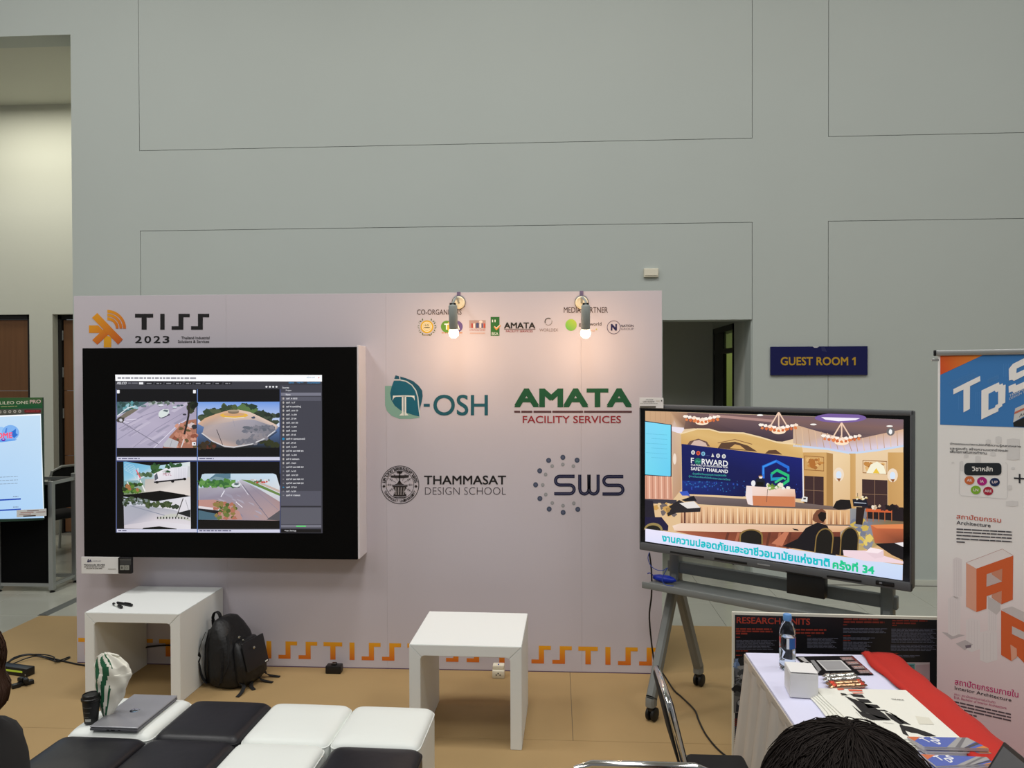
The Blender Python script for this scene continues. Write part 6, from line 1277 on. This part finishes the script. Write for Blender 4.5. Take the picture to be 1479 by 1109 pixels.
p = Print(V((KO.x, KO.y, ca.z))+kn*.011, ku, Z1, kn); p.bars, p.k
def kbars(z, a, b_, col, sd): p.uvpoly([(u0+a, z), (u0+b_, z), (u0+b_, z+.006), (u0+a, z+.006)], col, 1)
kbars(.048, .08, .17, (140, 110, 110), 1); kbars(.034, .03, .13, (180, 120, 120), 2); kbars(.02, .02, .11, (190, 150, 150), 3); kbars(.034, .15, .22, (170, 140, 140), 4); p.uvpoly([(u0+.05, .002), (u1-.08, .002), (u1-.08, .012), (u0+.05, .012)], (80, 64, 56), 1)
p.build('card_print', PRINT, t)
def hall_chair(label, x, y, rz):
    t = thing('armchair', label, 'chair', (x, y, 0), rz, 'black armchairs behind the counter')
    w_, sd, sz, top = .46, .44, .47, .98
    obj('seat', bbox((-w_/2, -sd/2, sz-.07), (w_/2, sd/2, sz), .03, 3), blackcloth, t, smooth='a')
    Mb = Matrix.Translation((0, -sd/2, sz)) @ Matrix.Rotation(.2, 4, 'X'); hb = (top-sz)/math.cos(.2)
    P_ = [(-.2, .06), (.2, .06), (.225, .3), (.19, hb-.05), (.1, hb-.01), (-.1, hb-.01), (-.19, hb-.05), (-.225, .3)]
    bb = prism(P_, .045, Mb @ frame((0, -.02, 0), X1, Z1, Y1)); bmesh.ops.recalc_face_normals(bb, faces=bb.faces[:]); bmesh.ops.bevel(bb, geom=bb.edges[:], offset=.012, segments=2, affect='EDGES')
    obj('backrest', bb, blackcloth, t, smooth='a')
    obj('back_frame', tube([Mb @ V((u*1.04, -.015, v)) for u, v in ((-.2, -.05), (-.225, .3), (-.19, hb-.04), (-.1, hb), (.1, hb), (.19, hb-.04), (.225, .3), (.2, -.05))], .014, 8), alu, t, smooth='a')
    for sx in (-1, 1):
        obj('leg', tube(smooth_path([(sx*.235, sd/2-.02, sz+.18), (sx*.24, sd/2+.01, sz-.05), (sx*.24, sd/2+.04, 0)], 4), .014, 8), alu, t, smooth='a')
        obj('leg', tube(smooth_path([(sx*.235, -sd/2+.02, sz), (sx*.24, -sd/2-.04, sz-.2), (sx*.24, -sd/2-.1, 0)], 4), .014, 8), alu, t, smooth='a')
        obj('armrest', tube(smooth_path([(sx*.24, -sd/2-.02, sz+.2), (sx*.25, 0, sz+.22), (sx*.24, sd/2, sz+.19)], 4), .02, 8), blackplastic, t, smooth='a')
    return t
hall_chair('black armchair with bright metal frame behind the counter rail', -2.20, 2.98, 1.15)
hall_chair('black armchair mostly hidden behind the lit touch screen', -2.42, 2.33, 1.6)

# ------------------------------------------------------------------ people
def skin_mesh(pts, edges, rad, sub=2, root=0):
    me = bpy.data.meshes.new('skel'); me.from_pydata([tuple(q) for q in pts], edges, []); o = bpy.data.objects.new('skel', me); COL.objects.link(o)
    o.modifiers.new('s', 'SKIN'); sv = me.skin_vertices[0].data
    for i, r_ in enumerate(rad): sv[i].radius = (r_, r_) if not isinstance(r_, tuple) else r_; sv[i].use_root = (i == root)
    o.modifiers.new('u', 'SUBSURF').levels = sub
    dg = bpy.context.evaluated_depsgraph_get(); out = bpy.data.meshes.new_from_object(o.evaluated_get(dg)); bpy.data.objects.remove(o); bpy.data.meshes.remove(me); return out
def chain(P_, E_, R_, start, pts):
    i = start
    for q, r_ in pts: P_.append(V(q)); R_.append(r_); E_.append((i, len(P_)-1)); i = len(P_)-1
    return i
def seated_person(label, x, y, rz, hz, hair_m, hair_r, long_hair, lean=0):
    """seated figure facing +y; hz = height of the head's centre"""
    t = thing('person', label, 'person', (x, y, .003), rz)
    b = hz-1.23                                              # everything above the seat shifts with the sitting height
    P_, E_, R_ = [V((0, -.06, .54+b))], [], [(.145, .11)]
    chest = chain(P_, E_, R_, 0, [((0, -.075, .68+b), (.13, .10)), ((0, -.07, .84+b), (.145, .105)), ((0, -.06, .97+b), (.14, .10))])
    neck = chain(P_, E_, R_, chest, [((0, -.045, 1.06+b), .055), ((0, -.025, 1.12+b), .052)])
    hd = chain(P_, E_, R_, neck, [((0, .0, 1.17+b), (.062, .075)), ((0, .0, 1.235+b), (.073, .09)), ((0, -.005, 1.29+b), (.062, .078)), ((0, -.005, 1.325+b), .03)])
    hm = len(P_)-3
    chain(P_, E_, R_, hm, [((0, .085, 1.22+b), .016), ((0, .105, 1.205+b), .010)])                        # nose
    for s_ in (-1, 1):
        chain(P_, E_, R_, hm, [((s_*.07, -.005, 1.23+b), .014), ((s_*.088, -.012, 1.235+b), (.010, .018))])          # ears
        wr = chain(P_, E_, R_, chest, [((s_*.11, -.06, .995+b), .068), ((s_*.185, -.055, .975+b), .058), ((s_*.215, .0, .84+b), .047), ((s_*.225, .06, .72+b), .041), ((s_*.18, .18, .655+b), .036), ((s_*.12, .28, .62+b), .026)])
        palm = chain(P_, E_, R_, wr, [((s_*.105, .325, .612+b), (.03, .016)), ((s_*.095, .365, .61+b), (.034, .014))])
        for k, (dx, L_) in enumerate(((-.026, .07), (-.009, .08), (.009, .075), (.026, .06))):
            chain(P_, E_, R_, palm, [((s_*.09+dx, .39, .612+b), .0095), ((s_*.085+dx*1.1, .39+L_*.5, .612+b), .0085), ((s_*.083+dx*1.15, .39+L_*.85, .597+b), .0075), ((s_*.083+dx*1.15, .385+L_, .58+b), .0065)])
        chain(P_, E_, R_, palm-1, [((s_*.07, .345, .618+b), .011), ((s_*.05, .372, .615+b), .010), ((s_*.043, .40, .605+b), .008)])
        ank = chain(P_, E_, R_, 0, [((s_*.085, -.02, .52+b), .095), ((s_*.10, .18, .52+b), .082), ((s_*.105, .38, .51+b), .062), ((s_*.105, .43, .46+b*.7), .058), ((s_*.105, .41, .30), .052), ((s_*.105, .40, .10), .036)])
        chain(P_, E_, R_, ank, [((s_*.107, .44, .05), .036), ((s_*.11, .53, .035), .03), ((s_*.11, .58, .032), .022)])
    bme = skin_mesh(P_, E_, R_, 2)
    def garment(name, planes, keep, off, m):
        # cloth cut from the body's own surface along clean planes and lifted off the skin
        g = BM(); g.from_mesh(bme)
        for co, no in planes: bmesh.ops.bisect_plane(g, geom=g.verts[:]+g.edges[:]+g.faces[:], plane_co=co, plane_no=no)
        bmesh.ops.delete(g, geom=[f for f in g.faces if not keep(f.calc_center_median())], context='FACES')
        bmesh.ops.delete(g, geom=[v for v in g.verts if not v.link_faces], context='VERTS'); g.normal_update()
        ns = [(v, v.normal.copy()) for v in g.verts]
        for v, q in ns: v.co += q*off
        me = bpy.data.meshes.new(name); g.to_mesh(me); g.free()
        return obj(name, me, m, t, smooth=True)
    garment('shirt', [((0, 0, 1.088+b), (0, 0, 1)), ((0, .262, 0), (0, 1, 0)), ((0, 0, .615+b), (0, 0, 1))], lambda c: .5+b < c.z < 1.088+b and c.y < .262 and (c.z > .615+b or c.y < .06), .011, blackcloth)
    garment('trousers', [((0, .262, 0), (0, 1, 0)), ((0, 0, .615+b), (0, 0, 1)), ((0, 0, .12), (0, 0, 1)), ((0, 0, .578+b), (0, 0, 1))], lambda c: .12 < c.z < .615+b and (c.z < .578+b or c.y < .262), .009, mat('dark_trousers', (30, 32, 40), .8))
    obj('body', bme, skin, t, smooth=True)
    conf_chair('chrome framed black chair under the '+label.split(' cut')[0].split(' seen')[0], *(V((x, y, 0))+Matrix.Rotation(rz, 3, 'Z') @ V((0, .02, 0)))[:2], rz, .40, .40, .80, sz=.43+b)
    for s_ in (-1, 1):
        obj('shoe', loft([ring(s_*.108, .47, .0, .045, .13, 2.4, 20), ring(s_*.108, .47, .03, .046, .13, 2.4, 20), ring(s_*.108, .455, .06, .04, .10, 2.2, 20), ring(s_*.107, .42, .085, .036, .05, 2, 20)]), blackplastic, t, smooth='a')
        obj('eye', lathe([(0, -.011), (.008, -.008), (.011, 0), (.008, .008), (0, .011)], 12, Matrix.Translation((s_*.032, .078, 1.24+b))), whitepl, t, smooth=True)
        obj('eyebrow', tube([(s_*.018, .089, 1.262+b), (s_*.035, .09, 1.267+b), (s_*.052, .08, 1.26+b)], .004, 5), hair_m, t, smooth=True)
    obj('mouth', tube([(-.024, .082, 1.172+b), (0, .09, 1.17+b), (.024, .082, 1.172+b)], [.004, .006, .004], 6), mat('lips', (150, 84, 76), .5), t, smooth=True)
    # hair: a cap round the skull and strands lying on it
    hc = V((0, -.02, 1.245+b)); bm = BM(); bmesh.ops.create_uvsphere(bm, u_segments=40, v_segments=26, radius=1)
    R = random.Random(int(x*100)); ra = V((hair_r, hair_r*1.12, hair_r*1.05))
    for v in list(bm.verts):
        d = v.co.copy(); k = 1+.03*math.sin(9*d.x+5*d.z)+.03*math.sin(13*d.y+3*d.x)+R.uniform(-.015, .015)
        v.co = hc+V((d.x*ra.x*k, d.y*ra.y*k, d.z*ra.z*k))*.955
    bmesh.ops.delete(bm, geom=[v for v in bm.verts if (v.co.y > hc.y+.05 and v.co.z < hc.z+.045) or v.co.z < hc.z-ra.z*.72], context='VERTS')
    cap = obj('hair', bm, hair_m, t, smooth=True); cap.modifiers.new('thick', 'SOLIDIFY').thickness = .01
    sb = BM(); nst = 1900
    for i in range(nst):
        a = R.uniform(0, 2*PI); e0 = R.uniform(.0, 1.1); pts_ = []; fr = R.uniform(1.0, 1.04) + (R.random() < .2)*R.uniform(0, .04); tw = R.gauss(0, .5)
        front = math.cos(a-PI/2) > .35
        L_ = R.uniform(.5, .9) if not front else .35
        for k in range(7):
            e = e0+L_*k/6*1.5; aa = a+tw*k/6
            z = math.cos(min(e, 2.3)); r_ = math.sin(min(e, 2.3)); q = hc+V((r_*math.cos(aa)*ra.x*fr, r_*math.sin(aa)*ra.y*fr, z*ra.z*fr))
            if e > 2.3: q.z -= (e-2.3)*.1
            pts_.append(q)
        tube(pts_, [.0009, .0012, .0012, .0012, .001, .0008, .0004], 3, sb)
    if long_hair:
        for i in range(420):
            a = R.uniform(PI*.85, PI*2.15); q0 = hc+V((ra.x*.98*math.cos(a), ra.y*.98*math.sin(a), 0)); bend = R.uniform(-.02, .02)
            tube(smooth_path([q0, q0+V((bend*.3, -.004, -.05)), q0+V((bend*.8, -.012, -.075)), q0+V((bend, -.004, -.115))], 2), .0022, 3, sb)
    o = obj('hair_strands', sb, hair_m, t, smooth=True); o['kind'] = 'stuff'
    return t
hp = CAMP+ray(1222, 1194)*1.12
seated_person('person with dark hair seen from behind at the bottom edge', hp.x, hp.y, .05, hp.z-.003, hairdark, .128, False)
hp = CAMP+ray(-90, 966)*1.75
seated_person('person in black with brown hair cut off by the left edge', hp.x, hp.y, 1.9, hp.z-.003, hairbrown, .097, True)
